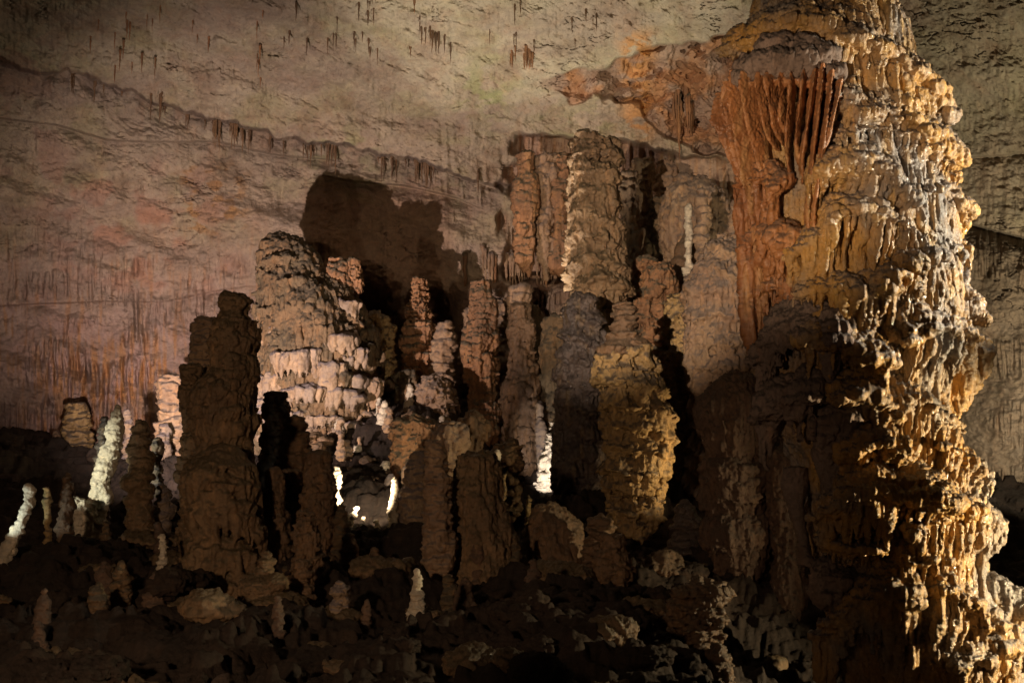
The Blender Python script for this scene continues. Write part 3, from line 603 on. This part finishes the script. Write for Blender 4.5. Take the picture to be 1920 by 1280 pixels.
tower('stalagmite', 'lumpy brown stalagmite right of the dark cone, below the lilac domes', 'stalagmite', 19.4, [(783,545,558),(800,538,568),(830,536,570),(870,528,580),(920,522,584)], 'brown', 'smooth', seed=45, step=.5, size=.6, sq=.9, drip=.5, n_az=5)
tower('stalagmite', 'brown stalagmite with a narrow neck standing below the dark cone', 'stalagmite', 17.0, [(878,502,516),(895,500,520),(925,498,522),(945,492,528),(985,486,532),(1010,484,534)], 'brown', 'flow', seed=46, step=.4, size=.45, drip=1.1, n_az=6)
tower('stalagmite', 'taller twin stalagmite behind the narrow-necked brown one', 'stalagmite', 18.0, [(882,545,556),(900,538,560),(940,534,564),(1000,530,570)], 'brown', 'flow', seed=47, step=.45, size=.45, drip=.8, n_az=6)
tower('stalagmite', 'dim wide brown stalagmite left of the glaring white one', 'stalagmite', 18.0, [(850,588,602),(880,580,612),(940,576,620),(1000,572,628),(1050,568,634)], 'brown', 'flow', seed=48, step=.35, size=.38, drip=1.2, n_az=7)
tower('spire', 'slender pointed spire rising against the black shadow in the middle', 'stalagmite', 32.0,
      [(522,785,789),(540,782,791),(565,778,796),(585,774,802),(597,771,806),(603,768,811),(630,766,810),(660,764,808),(690,766,806),(720,758,812)], 'rust', 'flow', seed=49, vox=1.0, step=.7, size=.28, drip=1.0, n_az=6, corek=.97)
tower('stalagmite', 'orange pointed stalagmite with fluted sides right of the slender spire', 'stalagmite', 31.0, [(528,901,906),(560,896,911),(590,888,916),(620,884,922),(680,880,926)], 'rust', 'flow', seed=50, vox=1.0, step=.5, size=.35, drip=1.5, n_az=7)
tower('knobby_lump', 'pale-sided knobby lump just right of the slender spire', 'lump', 31.5, [(603,832,840),(618,826,845),(650,818,846),(670,816,840),(720,812,846)], 'tan', 'smooth', seed=51, step=.7, size=.6, drip=.6, n_az=5)
tower('knobby_lump', 'jagged gold lump in the shadow left of the slender spire', 'lump', 31.0, [(592,694,712),(605,688,720),(625,690,724),(680,684,730)], 'gold', 'furry', seed=52, step=.5, size=.6, drip=1.2, n_az=6)
# central columns
tower('flowstone_column', 'tall furry tiered column reaching up to the wall, behind the conical-topped one', 'column', 25.5,
      [(262,1095,1140),(275,1082,1152),(310,1075,1158),(380,1071,1160),(440,1069,1165),(490,1071,1172),(540,1070,1182),(580,1069,1165),(640,1066,1140),(760,1060,1135),(900,1055,1140)],
      'olive', 'tiers', seed=60, step=.5, size=.34, sq=.5, drip=1.6, nd=9, n_az=8, corek=.84)
tower('flowstone_column', 'dark wet ragged column pressed against the left of the conical-topped one', 'column', 23.5,
      [(565,1075,1108),(620,1064,1125),(680,1052,1130),(760,1052,1128),(830,1050,1122),(900,1046,1130),(960,1058,1140),(1060,1075,1155)],
      'dark', 'tiers', seed=61, step=.4, size=.45, sq=.7, drip=2.0, nd=8, n_az=7)
def cone_column():
    Y = 21.5; px = Y/1098.
    up = [(570,1162,1178),(578,1157,1185),(592,1155,1189),(604,1150,1188),(622,1144,1194),(640,1134,1210),(655,1120,1228),(668,1114,1234)]
    lo = [(662,1128,1222),(690,1114,1234),(720,1118,1244),(770,1134,1258),(830,1136,1262),(880,1136,1252),(930,1138,1240),(980,1146,1234),(1040,1156,1226),(1075,1150,1232)]
    z, cx, r = prof(lo, Y); z, cx, r = to_ground(z, cx, r, Y); loc = (float(cx[-1]), Y, float(z[-1]))
    root = empty('tiered_column', loc, 'golden tiered column with a smooth conical cap in the centre right', 'column')
    tower('body', None, None, Y, lo, 'gold', 'tiers', seed=62, parent=root, root=loc, step=.45, size=.20, sq=.45, drip=1.6, nd=8, n_az=11, corek=.84)
    tower('cap', None, None, Y, up, 'brown', 'smooth', seed=63, parent=root, root=loc, ground=False, step=.6, size=.3, sq=.9, drip=.5, n_az=6, corek=1.0)
cone_column()
tower('flowstone_column', 'orange round-capped tiered stalagmite behind the right shoulder of the conical cap', 'column', 26.5,
      [(488,1205,1238),(498,1193,1252),(520,1187,1260),(560,1187,1262),(590,1192,1256),(630,1194,1268),(690,1206,1272),(760,1220,1276),(850,1220,1280)], 'rust', 'tiers', seed=64, step=.7, size=.3, sq=.6, drip=1.6, nd=9, n_az=8, corek=.86)
tower('flowstone_dome', 'olive-topped dome with long pale drapery high in the bay on the right', 'dome', 30.0,
      [(347,1280,1330),(358,1256,1350),(380,1245,1362),(410,1240,1372),(450,1242,1384),(500,1248,1390),(600,1250,1390)], 'tan', 'flow', seed=65, step=.4, size=.34, sq=.6, drip=2.4, nd=9, n_az=11)
tower('leaning_cone', 'smooth brown cone leaning under the high drapery dome', 'stalagmite', 28.0, [(430,1282,1290),(460,1268,1294),(490,1254,1298),(520,1244,1298),(560,1240,1300)], 'brown', 'smooth', seed=66, step=.9, size=.5, sq=1.0, drip=0, n_az=5)
beads('stalagmite', 'pale knobby stack of lumps standing before the high drapery dome', 27.0, [(356,1306,1322),(380,1302,1332),(410,1304,1335),(440,1302,1332),(480,1300,1336),(540,1296,1340)], 'tan', 67, step=1.0, sq=.85)
beads('stalagmite', 'thin white ribbed stalagmite left of the pale knobby stack', 27.2, [(384,1284,1296),(400,1283,1298),(430,1282,1299),(470,1284,1298),(530,1280,1302)], 'pale', 68)
beads('stalagmite', 'small pointed stalagmite between the drapery dome and the great column', 27.5, [(374,1371,1376),(395,1368,1384),(430,1366,1388),(470,1362,1390)], 'tan', 69)
tower('draped_mass', 'broad pinkish tan mass with two fringes of drips left of the great column', 'formation', 24.0,
      [(452,1352,1392),(470,1325,1402),(500,1305,1410),(525,1290,1416),(560,1286,1420),(600,1290,1424),(640,1288,1424),(690,1286,1426),(722,1296,1420),(800,1300,1420)], 'tan', 'tiers', seed=70, step=.5, size=.34, sq=.5, drip=2.4, nd=12, n_az=8)
def umbrella_column():
    Y = 18.0
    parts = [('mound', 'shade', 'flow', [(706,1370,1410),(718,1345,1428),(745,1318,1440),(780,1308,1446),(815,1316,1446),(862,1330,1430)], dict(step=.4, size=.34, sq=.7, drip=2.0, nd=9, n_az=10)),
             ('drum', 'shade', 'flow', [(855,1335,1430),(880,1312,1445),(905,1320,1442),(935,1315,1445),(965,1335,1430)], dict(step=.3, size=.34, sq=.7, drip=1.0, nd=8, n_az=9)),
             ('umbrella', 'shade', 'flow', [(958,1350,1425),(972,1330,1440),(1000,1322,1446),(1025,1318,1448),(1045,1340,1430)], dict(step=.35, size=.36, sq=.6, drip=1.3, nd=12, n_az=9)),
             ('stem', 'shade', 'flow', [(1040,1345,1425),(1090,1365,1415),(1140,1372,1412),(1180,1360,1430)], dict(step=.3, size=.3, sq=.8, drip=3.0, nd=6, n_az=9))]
    z, cx, r = prof(parts[-1][3], Y); z, cx, r = to_ground(z, cx, r, Y); loc = (float(cx[-1]), Y, float(z[-1]))
    root = empty('umbrella_column', loc, 'dim brown column of stacked umbrella-shaped drip skirts left of the great column', 'column')
    for i, (n, m, st, o, kw) in enumerate(parts): tower(n, None, None, Y, o, m, st, seed=71+i, parent=root, root=loc, ground=(n == 'stem'), **kw)
umbrella_column()
beads('stalagmite', 'wet stalagmite of thin plates glinting white between the golden column and the umbrella column', 19.5, [(940,1272,1296),(960,1264,1308),(985,1260,1316),(1015,1246,1320),(1060,1238,1326)], 'dark', 76, step=.35, sq=.3)
tower('stalagmite', 'brown stalagmite with a drum-shaped stub on top at the foot of the golden column', 'stalagmite', 16.5, [(1002,1141,1157),(1028,1139,1161),(1040,1128,1172),(1075,1122,1178),(1130,1124,1176),(1190,1126,1178)], 'brown', 'flow', seed=77, step=.35, size=.4, sq=.8, drip=1.0, n_az=7)
tower('stalagmite', 'round-headed brown lump left of the drum-topped stalagmite', 'lump', 17.5, [(968,1115,1136),(985,1106,1144),(1020,1104,1148),(1080,1092,1152)], 'brown', 'smooth', seed=78, step=.5, size=.45, sq=.9, drip=.5, n_az=6)
tower('rock_pillar', 'big dim flat-headed rock lump at the bottom right of centre', 'rock', 13.0, [(1094,1295,1345),(1108,1268,1358),(1135,1254,1366),(1175,1255,1362),(1205,1268,1348),(1240,1262,1350),(1290,1240,1365)], 'brown', 'rock', seed=79, step=.35, size=.35, sq=.6, drip=.3, n_az=7)
tower('rock_pillar', 'small rounded rock lump against the right foot of the flat-headed one', 'rock', 12.4, [(1212,1335,1362),(1225,1322,1376),(1255,1318,1384),(1300,1312,1390)], 'brown', 'rock', seed=80, step=.5, size=.4, sq=.7, drip=0, n_az=6)
tower('rock_buttress', 'blocky pinkish rock buttress below the bay, behind the orange pointed stalagmite', 'rock', 33.6, [(560,905,950),(575,880,1000),(620,868,1040),(670,862,1048),(715,868,1046),(760,880,1040)], 'tan', 'rock', seed=150, kd=.5, step=.45, size=.34, sq=.8, drip=.8, nd=8, n_az=9)
for i, (u, Yv, v0, w_, L, m, lab) in enumerate([(975, 31.5, 545, 9, 210, 'tan', 'thin tan column left of the ochre one, under the dark slot'), (1000, 32.5, 580, 12, 160, 'umber', 'short umber column under the left half of the dark slot'),
      (1182, 30.0, 330, 10, 260, 'tan', 'long thin drapery column hanging right of the tall furry column'), (1206, 31.0, 300, 13, 230, 'tan', 'widest drapery column in the middle of the right bay'),
      (1230, 30.5, 380, 9, 150, 'umber', 'umber drapery column left of the high drapery dome'), (1248, 32.0, 300, 10, 120, 'tan', 'short drapery column above the high drapery dome'),
      (985, 33.0, 290, 10, 200, 'rust', 'rusty drapery hanging at the left jamb of the bay'), (1020, 33.5, 300, 14, 180, 'tan', 'pale drapery hanging in the left of the bay beside the rusty one'), (1048, 33.5, 290, 8, 210, 'rust', 'narrow rusty drapery left of the tall furry column')]):
    tower('drapery_column', lab, 'column', Yv, [(v0, u-w_*.6, u+w_*.6), (v0+L*.3, u-w_, u+w_), (v0+L*.7, u-w_*.8, u+w_*.9), (v0+L, u-w_*.5, u+w_*.5)], m, 'flow', seed=400+i, ground=(v0 > 500), step=1.1, size=.5, drip=3.0, n_az=6, group='thin draperies around the bay')
tower('flowstone_column', 'narrow ochre column of drips left of the tall furry column', 'column', 29.8, [(600,1030,1052),(640,1022,1060),(700,1020,1062),(760,1026,1066),(850,1030,1066)], 'umber', 'flow', seed=151, step=.5, size=.4, drip=2.0, n_az=7)
tower('flowstone_column', 'mossy yellow lumpy column squeezed between the orange capped one and the draped mass', 'column', 25.0, [(556,1262,1284),(590,1256,1294),(650,1262,1296),(720,1258,1296),(800,1262,1300)], 'gold', 'furry', seed=152, step=.5, size=.5, drip=1.0, n_az=6)
tower('stalagmite', 'dark pointed stalagmite between the orange pointed one and the ochre column', 'stalagmite', 30.0, [(575,975,984),(610,968,992),(660,962,998),(730,956,1004)], 'brown', 'flow', seed=153, step=.5, size=.4, drip=1.4, n_az=6)
tower('stalagmite', 'low knobby brown stalagmite between the slender spire and the rubble hill crest', 'stalagmite', 30.5, [(700,748,764),(715,742,772),(745,738,778),(790,732,786)], 'umber', 'flow', seed=154, step=.5, size=.45, drip=1.0, n_az=6)
tower('spiky_cluster', 'spiky tan cluster of knobs right of the spire on the shadow edge', 'cluster', 29.5, [(706,806,816),(720,796,832),(740,792,846),(770,800,840)], 'tan', 'furry', seed=155, step=.6, size=.6, drip=1.0, n_az=7)
tower('draped_mass', 'dim draped brown mass low in the middle, left of the drum-topped stalagmite', 'formation', 18.5, [(950,1020,1056),(975,1000,1080),(1020,988,1092),(1090,980,1100),(1180,968,1112)], 'brown', 'flow', seed=156, step=.4, size=.4, drip=1.8, nd=8, n_az=9)
tower('draped_mass', 'dim brown draped mass at the foot of the golden column on its right', 'formation', 18.0, [(1040,1205,1262),(1065,1190,1292),(1110,1182,1300),(1190,1178,1310)], 'brown', 'flow', seed=157, step=.4, size=.4, drip=1.5, nd=8, n_az=9)
tower('mound', 'rounded brown flowstone mound bulging at the foot of the olive tower', 'mound', 16.2, [(856,385,446),(872,356,472),(905,342,484),(945,344,490),(1010,352,500)], 'olive', 'smooth', seed=158, step=.5, size=.4, sq=.8, drip=.8, n_az=8)
tower('stalagmite', 'dim tall brown stalagmite just right of the olive tower, in front of the narrow-necked one', 'stalagmite', 15.5, [(960,566,580),(985,560,590),(1040,556,596),(1100,550,604)], 'brown', 'flow', seed=159, step=.5, size=.4, drip=1.2, n_az=6)
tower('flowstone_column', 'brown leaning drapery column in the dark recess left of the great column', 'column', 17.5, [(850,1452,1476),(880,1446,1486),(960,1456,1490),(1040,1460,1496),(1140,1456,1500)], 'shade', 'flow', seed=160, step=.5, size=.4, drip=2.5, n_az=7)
# centre foreground
tower('flowstone_column', 'long dim tan column of stacked drums left of the flat-topped pillars', 'column', 17.0,
      [(826,810,820),(845,808,826),(880,806,832),(900,802,838),(940,804,838),(975,802,840),(1000,800,846),(1018,796,852),(1050,798,850),(1075,806,842),(1100,800,850)], 'tan', 'smooth', seed=81, step=.6, size=.42, sq=1.0, drip=.9, n_az=6)
def table_top(label, Y, outline, capr, seed, mat='brown'):
    z, cx, r = prof(outline, Y); zz, cc, rr = to_ground(z, cx, r, Y); loc = (float(cc[-1]), Y, float(zz[-1])); px = Y/1098.
    root = empty('flat_topped_pillar', loc, label, 'pillar')
    tower('shaft', None, None, Y, outline, mat, 'flow', seed=seed, parent=root, root=loc, step=.4, size=.4, sq=.8, drip=2.0, nd=8, n_az=8)
    s = Soup(); k = capr*Y/FPX; s.ell([[cx[0], Y, z[0]+.03]], [k, k, k*.16], 0, 3); s.ell([[cx[0]+.15*k, Y, z[0]-.10*k]], [k*.9, k*.9, k*.25], 0, 3)
    skin('cap', s, px*1.1, M[mat], disp_for(px*.8, 'smooth'), loc, root, 1, seed)
table_top('left flat-topped pillar with pinkish drip flutes on its side in the centre', 20.0, [(797,826,866),(815,824,866),(850,830,862),(890,836,860),(930,834,864)], 23, 82, 'tan')
table_top('higher flat-topped pillar with a tilted cap, right of the pink-fluted one', 20.6, [(790,868,910),(806,864,908),(840,870,900),(880,874,900),(930,870,905)], 23, 83, 'brown')
table_top('broad dark table-shaped pillar in front of the two flat-topped ones', 17.6, [(860,862,918),(880,856,926),(930,852,936),(1000,846,960),(1090,838,990),(1200,830,1005)], 34, 84, 'olive')
tower('rock_pillar', 'faint dark square-headed pillar right of the table-shaped one', 'pillar', 21.5, [(832,938,972),(845,926,976),(880,924,972),(940,935,962),(1010,930,970)], 'olive', 'rock', seed=85, step=.4, size=.3, sq=.8, drip=.5, n_az=6)
tower('draped_block', 'lilac-grey draped block with pale yellow right edge beside the long tan column', 'block', 22.0,
      [(848,780,792),(862,778,796),(880,768,802),(905,764,806),(935,756,808),(972,750,808),(1000,748,812)], 'lilac', 'smooth', seed=86, step=.4, size=.5, sq=.6, drip=.7, n_az=7)
tower('domed_boulder', 'grey smooth domed boulder behind the thin white stalagmite', 'boulder', 24.5, [(890,722,742),(900,712,752),(925,708,758),(960,705,762)], 'lilac', 'smooth', seed=87, step=0)
tower('slab_boulder', 'pale pointed slab behind the lilac-grey draped block', 'boulder', 24.0, [(848,776,784),(860,765,792),(880,748,796),(930,742,800)], 'tan', 'smooth', seed=88, step=0)
tower('striated_block', 'tan block with combed striations left of the flat-topped pillars', 'block', 26.0, [(784,752,806),(795,738,822),(820,734,826),(840,738,824),(870,742,818)], 'rust', 'rock', seed=89, kd=.8, step=.4, size=.35, sq=.5, drip=2.0, nd=10, n_az=9)
for i, (lab, Y, o, m) in enumerate([
  ('glaring white ribbed stalagmite, the left one of the brightest group', 21.9, [(876,622,634),(890,622,640),(905,624,642),(925,628,638),(960,622,644)], 'pale'),
  ('thin white ribbed stalagmite leaning left in front of the grey domed boulder', 21.8, [(895,734,745),(915,733,746),(935,730,747),(950,725,746),(975,728,748),(1000,730,752)], 'pale'),
  ('glaring white stalagmite leaning right, lowest of the bright group', 21.6, [(950,664,673),(962,658,670),(975,650,666),(990,636,660),(1010,630,662)], 'pale'),
  ('glaring white stub leaning on the left of the right-leaning one', 21.5, [(962,644,652),(975,640,654),(990,634,652),(1010,630,654)], 'pale'),
  ('small hooked white stub between the leaning glaring stalagmites and the thin ribbed one', 21.7, [(968,678,684),(980,676,686),(1000,678,686),(1020,674,692)], 'pale'),
  ('tiny white stub low to the left of the thin ribbed stalagmite', 21.7, [(974,702,712),(986,700,713),(1003,698,710),(1020,696,714)], 'pale'),
  ('small snow-white peaked stub above a grey lump right of the flat-topped pillars', 19.0, [(844,930,936),(856,928,940),(866,927,938),(874,918,938),(882,918,940),(900,924,942)], 'pale'),
  ('thin yellow post below the snow-white stub', 19.4, [(890,942,950),(910,940,950),(940,930,948),(960,926,950)], 'gold'),
  ('short yellow post standing alone right of the thin yellow post', 20.0, [(928,988,994),(940,986,996),(962,985,998),(985,982,1002)], 'gold'),
  ('pale stalagmite of graduated rings in the dark foreground below the long tan column', 13.0, [(1066,776,786),(1078,774,789),(1092,771,793),(1100,773,790),(1115,768,797),(1135,764,798),(1155,760,802),(1185,755,808),(1230,750,815)], 'pale'),
  ('stack of thin brown plates in the dark foreground left of centre', 14.0, [(1036,490,512),(1050,484,516),(1075,478,518),(1085,456,522),(1105,450,545),(1130,452,570),(1160,445,590)], 'olive'),
  ('brown mushroom-capped stub right of the stack of thin plates', 14.5, [(1050,556,576),(1060,548,588),(1076,550,588),(1084,556,582),(1120,550,590)], 'brown'),
  ('small grey-white round cap in the dark right of the mushroom-capped stub', 14.0, [(1093,628,648),(1103,622,656),(1125,622,658),(1150,618,662)], 'lilac'),
  ('tiny glassy pale stub alone in the dark below the olive tower', 15.8, [(1004,300,309),(1014,299,311),(1028,297,313),(1045,295,316)], 'pale'),
  ('faint banded brown stalagmite below the tiny white stub', 17.5, [(1028,696,708),(1042,690,716),(1060,692,714),(1085,690,718),(1110,686,722)], 'brown'),
  ('dim ribbed stalagmite left of the faint banded one', 17.2, [(1000,648,664),(1020,640,672),(1050,636,676),(1080,634,678)], 'brown')]):
    beads('stalagmite', lab, Y, o, m, 100+i, vox=.9, step=.55, sq=.45, jit=.1)
tower('pale_slab', 'pink-white lit slab in the gap left of the dark wet column', 'slab', 28.0, [(792,1038,1050),(820,1034,1054),(860,1022,1060),(905,1012,1062),(945,1016,1064),(985,1014,1066)], 'pale', 'rock', seed=120, kd=.6, step=.6, size=.4, drip=.4, n_az=6)
tower('rounded_lump', 'upper of two whitish rounded lumps above the pink-white slab', 'lump', 29.0, [(752,1006,1018),(760,998,1024),(780,1000,1024),(792,1004,1022)], 'lilac', 'smooth', seed=121, ground=False, step=.8, size=.4, drip=0, n_az=5)
tower('rounded_lump', 'lower of two whitish rounded lumps above the pink-white slab', 'lump', 29.0, [(784,1004,1022),(795,998,1028),(830,1000,1030),(870,1004,1032),(960,1000,1036)], 'lilac', 'smooth', seed=122, step=.7, size=.4, drip=0, n_az=5)
tower('dome_cap', 'pale flat cap of a stalagmite cut by the bottom edge at left', 'stalagmite', 7.0, [(1268,400,440),(1274,388,450),(1300,384,454),(1400,390,450)], 'tan', 'smooth', seed=123, step=0)

# ------------------------------------------------------------------ small stubs and boulders on the rubble
rg = np.random.RandomState(77)
for i in range(34):
    u = rg.uniform(600, 860); Yv = rg.uniform(26.5, 32); x = (u-960)/FPX*Yv; g = float(gz(x, Yv)); h = rg.uniform(.22, .75); r_ = rg.uniform(.06, .15)
    s = Soup(); n = rg.randint(3, 6)
    for j in range(n): s.ell([[x+rg.normal(0, .02), Yv, g-.1+h*(j+.5)/n]], [r_*(1.3-.7*j/n), r_*(1.3-.7*j/n), h/n*.75], 0)
    o = skin('stub', s, Yv/1098.*.9, M['tan' if rg.rand() < .6 else 'pale'], disp_for(Yv/1098.*.7, 'band'), (x, Yv, g-.1), None, 1, i)
    tag(o, 'little pale stalagmite stub on the rubble hill in the middle', 'stalagmite', 'little stubs on the rubble hill')
def boulder(x, y, sz, seed, mat, label, group, flat=.6):
    rg = np.random.RandomState(seed); g = float(gz(x, y)); s = Soup()
    for j in range(5):
        a = rg.uniform(0, 6.28); d = sz*rg.uniform(.1, .5); q = sz*rg.uniform(.45, .8)
        s.ell([[x+d*cos(a), y+d*sin(a), g+sz*flat*rg.uniform(-.1, .45)]], [q, q*.8, q*flat*rg.uniform(.5, 1)], a, 2)
    k = max(y/1098., .008); o = skin('boulder', s, k*1.5, M[mat], disp_for(k*1.2, 'rock'), (x, y, g), None, 1, seed)
    return tag(o, label, 'boulder', group)
for i in range(70):
    Yv = rg.uniform(7, 19); u = rg.uniform(-20, 1500) if Yv > 10 else rg.uniform(-20, 1250)
    boulder((u-960)/FPX*Yv, Yv, rg.uniform(.14, .55)*(Yv/13), 200+i, 'floor' if rg.rand() < .5 else 'olive', 'dim brown boulder lying in the unlit rubble along the bottom', 'boulders in the dark foreground', rg.uniform(.35, .8))
for i in range(22):
    Yv = rg.uniform(24, 31); u = rg.uniform(560, 900)
    boulder((u-960)/FPX*Yv, Yv, rg.uniform(.2, .55), 300+i, 'brown', 'brown broken rock on the rubble hill in the middle', 'rocks on the rubble hill')
for i in range(12):
    Yv = rg.uniform(25, 28.5); u = rg.uniform(-30, 340)
    boulder((u-960)/FPX*Yv, Yv, rg.uniform(.15, .4), 340+i, 'floor', 'black-looking rock on the crest of the left mound', 'rocks on the left mound')

for i in range(22):
    Yv = rg.uniform(11, 18.5); u = rg.uniform(20, 1250); x = (u-960)/FPX*Yv; vb = 640+FPX*tan(PITCH-math.atan(float(gz(x, Yv))/Yv)); h = rg.uniform(30, 85); w_ = rg.uniform(9, 20)
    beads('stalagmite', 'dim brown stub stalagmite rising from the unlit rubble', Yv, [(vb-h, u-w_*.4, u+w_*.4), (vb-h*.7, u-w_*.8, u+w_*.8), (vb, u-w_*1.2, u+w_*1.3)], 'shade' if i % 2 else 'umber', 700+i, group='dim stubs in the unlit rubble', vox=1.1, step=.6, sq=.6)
# ------------------------------------------------------------------ stalactites
def stalactite(u, v, L, wd, mat, seed, label, group, drop=0.25, Yo=0.0):
    rg = np.random.RandomState(seed); Yv = float(wallY(np.array([float(u)]), np.array([float(v)]))[0])-drop-Yo
    k = Yv/FPX; top = P(u, v, Yv); n = 9; t = np.linspace(0, 1, n)
    rad = wd*k*(1-t)**.8*(1+.25*rg.normal(size=n))+.25*k; Pp = np.stack([top[0]+rg.normal(0, .15*wd*k, n), Yv+0*t, top[2]+.3*wd*k+.35-(L*k+.35)*t], -1)
    s = Soup(); s.tube(Pp[None], rad[None], sides=8); Vv = np.concatenate(s.v)-np.array(top)
    me = rawmesh('stalactite', Vv, np.concatenate(s.f3), np.concatenate(s.f4)); me.polygons.foreach_set('use_smooth', np.ones(len(me.polygons), bool))
    me.materials.append(M[mat]); o = bpy.data.objects.new('stalactite', me); COL.objects.link(o); o.location = top
    return tag(o, label, 'stalactite', group)
k_ = 0
def row(n, pts, Lr, wr, mat, label, group, jv=6, clump=True):
    global k_
    p = np.array(pts, float)
    cl = rg.uniform(p[0, 0], p[-1, 0], max(2, n//6))
    for i in range(n):
        u = rg.choice(cl)+rg.normal(0, 7) if clump and rg.rand() < .65 else rg.uniform(p[0, 0], p[-1, 0])
        v = float(np.interp(u, p[:, 0], p[:, 1]))+rg.uniform(-jv, jv); k_ += 1
        stalactite(u, v, rg.uniform(*Lr), rg.uniform(*wr), mat, 500+k_, label, group)
row(70, [(130,140),(250,178),(400,240),(560,272),(700,294),(850,324),(920,340)], (8, 50), (1.2, 3.8), 'brown', 'thin brown stalactite hanging in the fringe under the long sloping ledge', 'stalactites under the long ledge', 5)
row(16, [(840,478),(980,500)], (14, 46), (3, 6), 'tan', 'tan stalactite at the torn lower edge of the wall above the dark hollow', 'stalactites above the dark hollow', 8)
row(14, [(968,500),(1085,505)], (12, 40), (2.5, 5), 'tan', 'tan stalactite in the short fringe over the dark slot', 'stalactites over the dark slot', 4)
row(14, [(1385,200),(1250,200)][::-1], (30, 90), (3, 5), 'rust', 'long thin brown stalactite below the broken scarp', 'stalactites below the broken scarp', 30)
row(40, [(480,20),(800,60),(1150,60)], (8, 30), (1.2, 2.5), 'brown', 'small dark stalactite dotting the bright upper ceiling', 'stalactites dotting the ceiling', 60)
row(24, [(150,80),(350,60),(600,110)], (8, 26), (1.2, 2.5), 'rust', 'small rusty stalactite on the upper left ceiling', 'stalactites on the upper left ceiling', 70)
row(12, [(950,105),(1000,115)], (10, 30), (2, 4), 'rust', 'brown stalactite in the small cluster below the ceiling knob', 'stalactites in the small ceiling cluster', 6)
row(10, [(800,65),(830,80)], (12, 32), (1.5, 3), 'brown', 'dark stalactite of the cluster near the top middle', 'stalactites in the top middle cluster', 4)
for (u, v, L, wd, lab) in [(872,495,62,5,'long knobby orange stalactite hanging left of the orange pointed stalagmite'), (928,500,66,5,'long knobby orange stalactite hanging right of the orange pointed stalagmite'),
                           (1024,505,52,5,'thick tan stalactite crossing the dark slot'), (777,-5,36,4,'rusty stalactite cut by the top edge near the middle')]:
    k_ += 1; stalactite(u, v, L, wd, 'rust', 900+k_, lab, None)
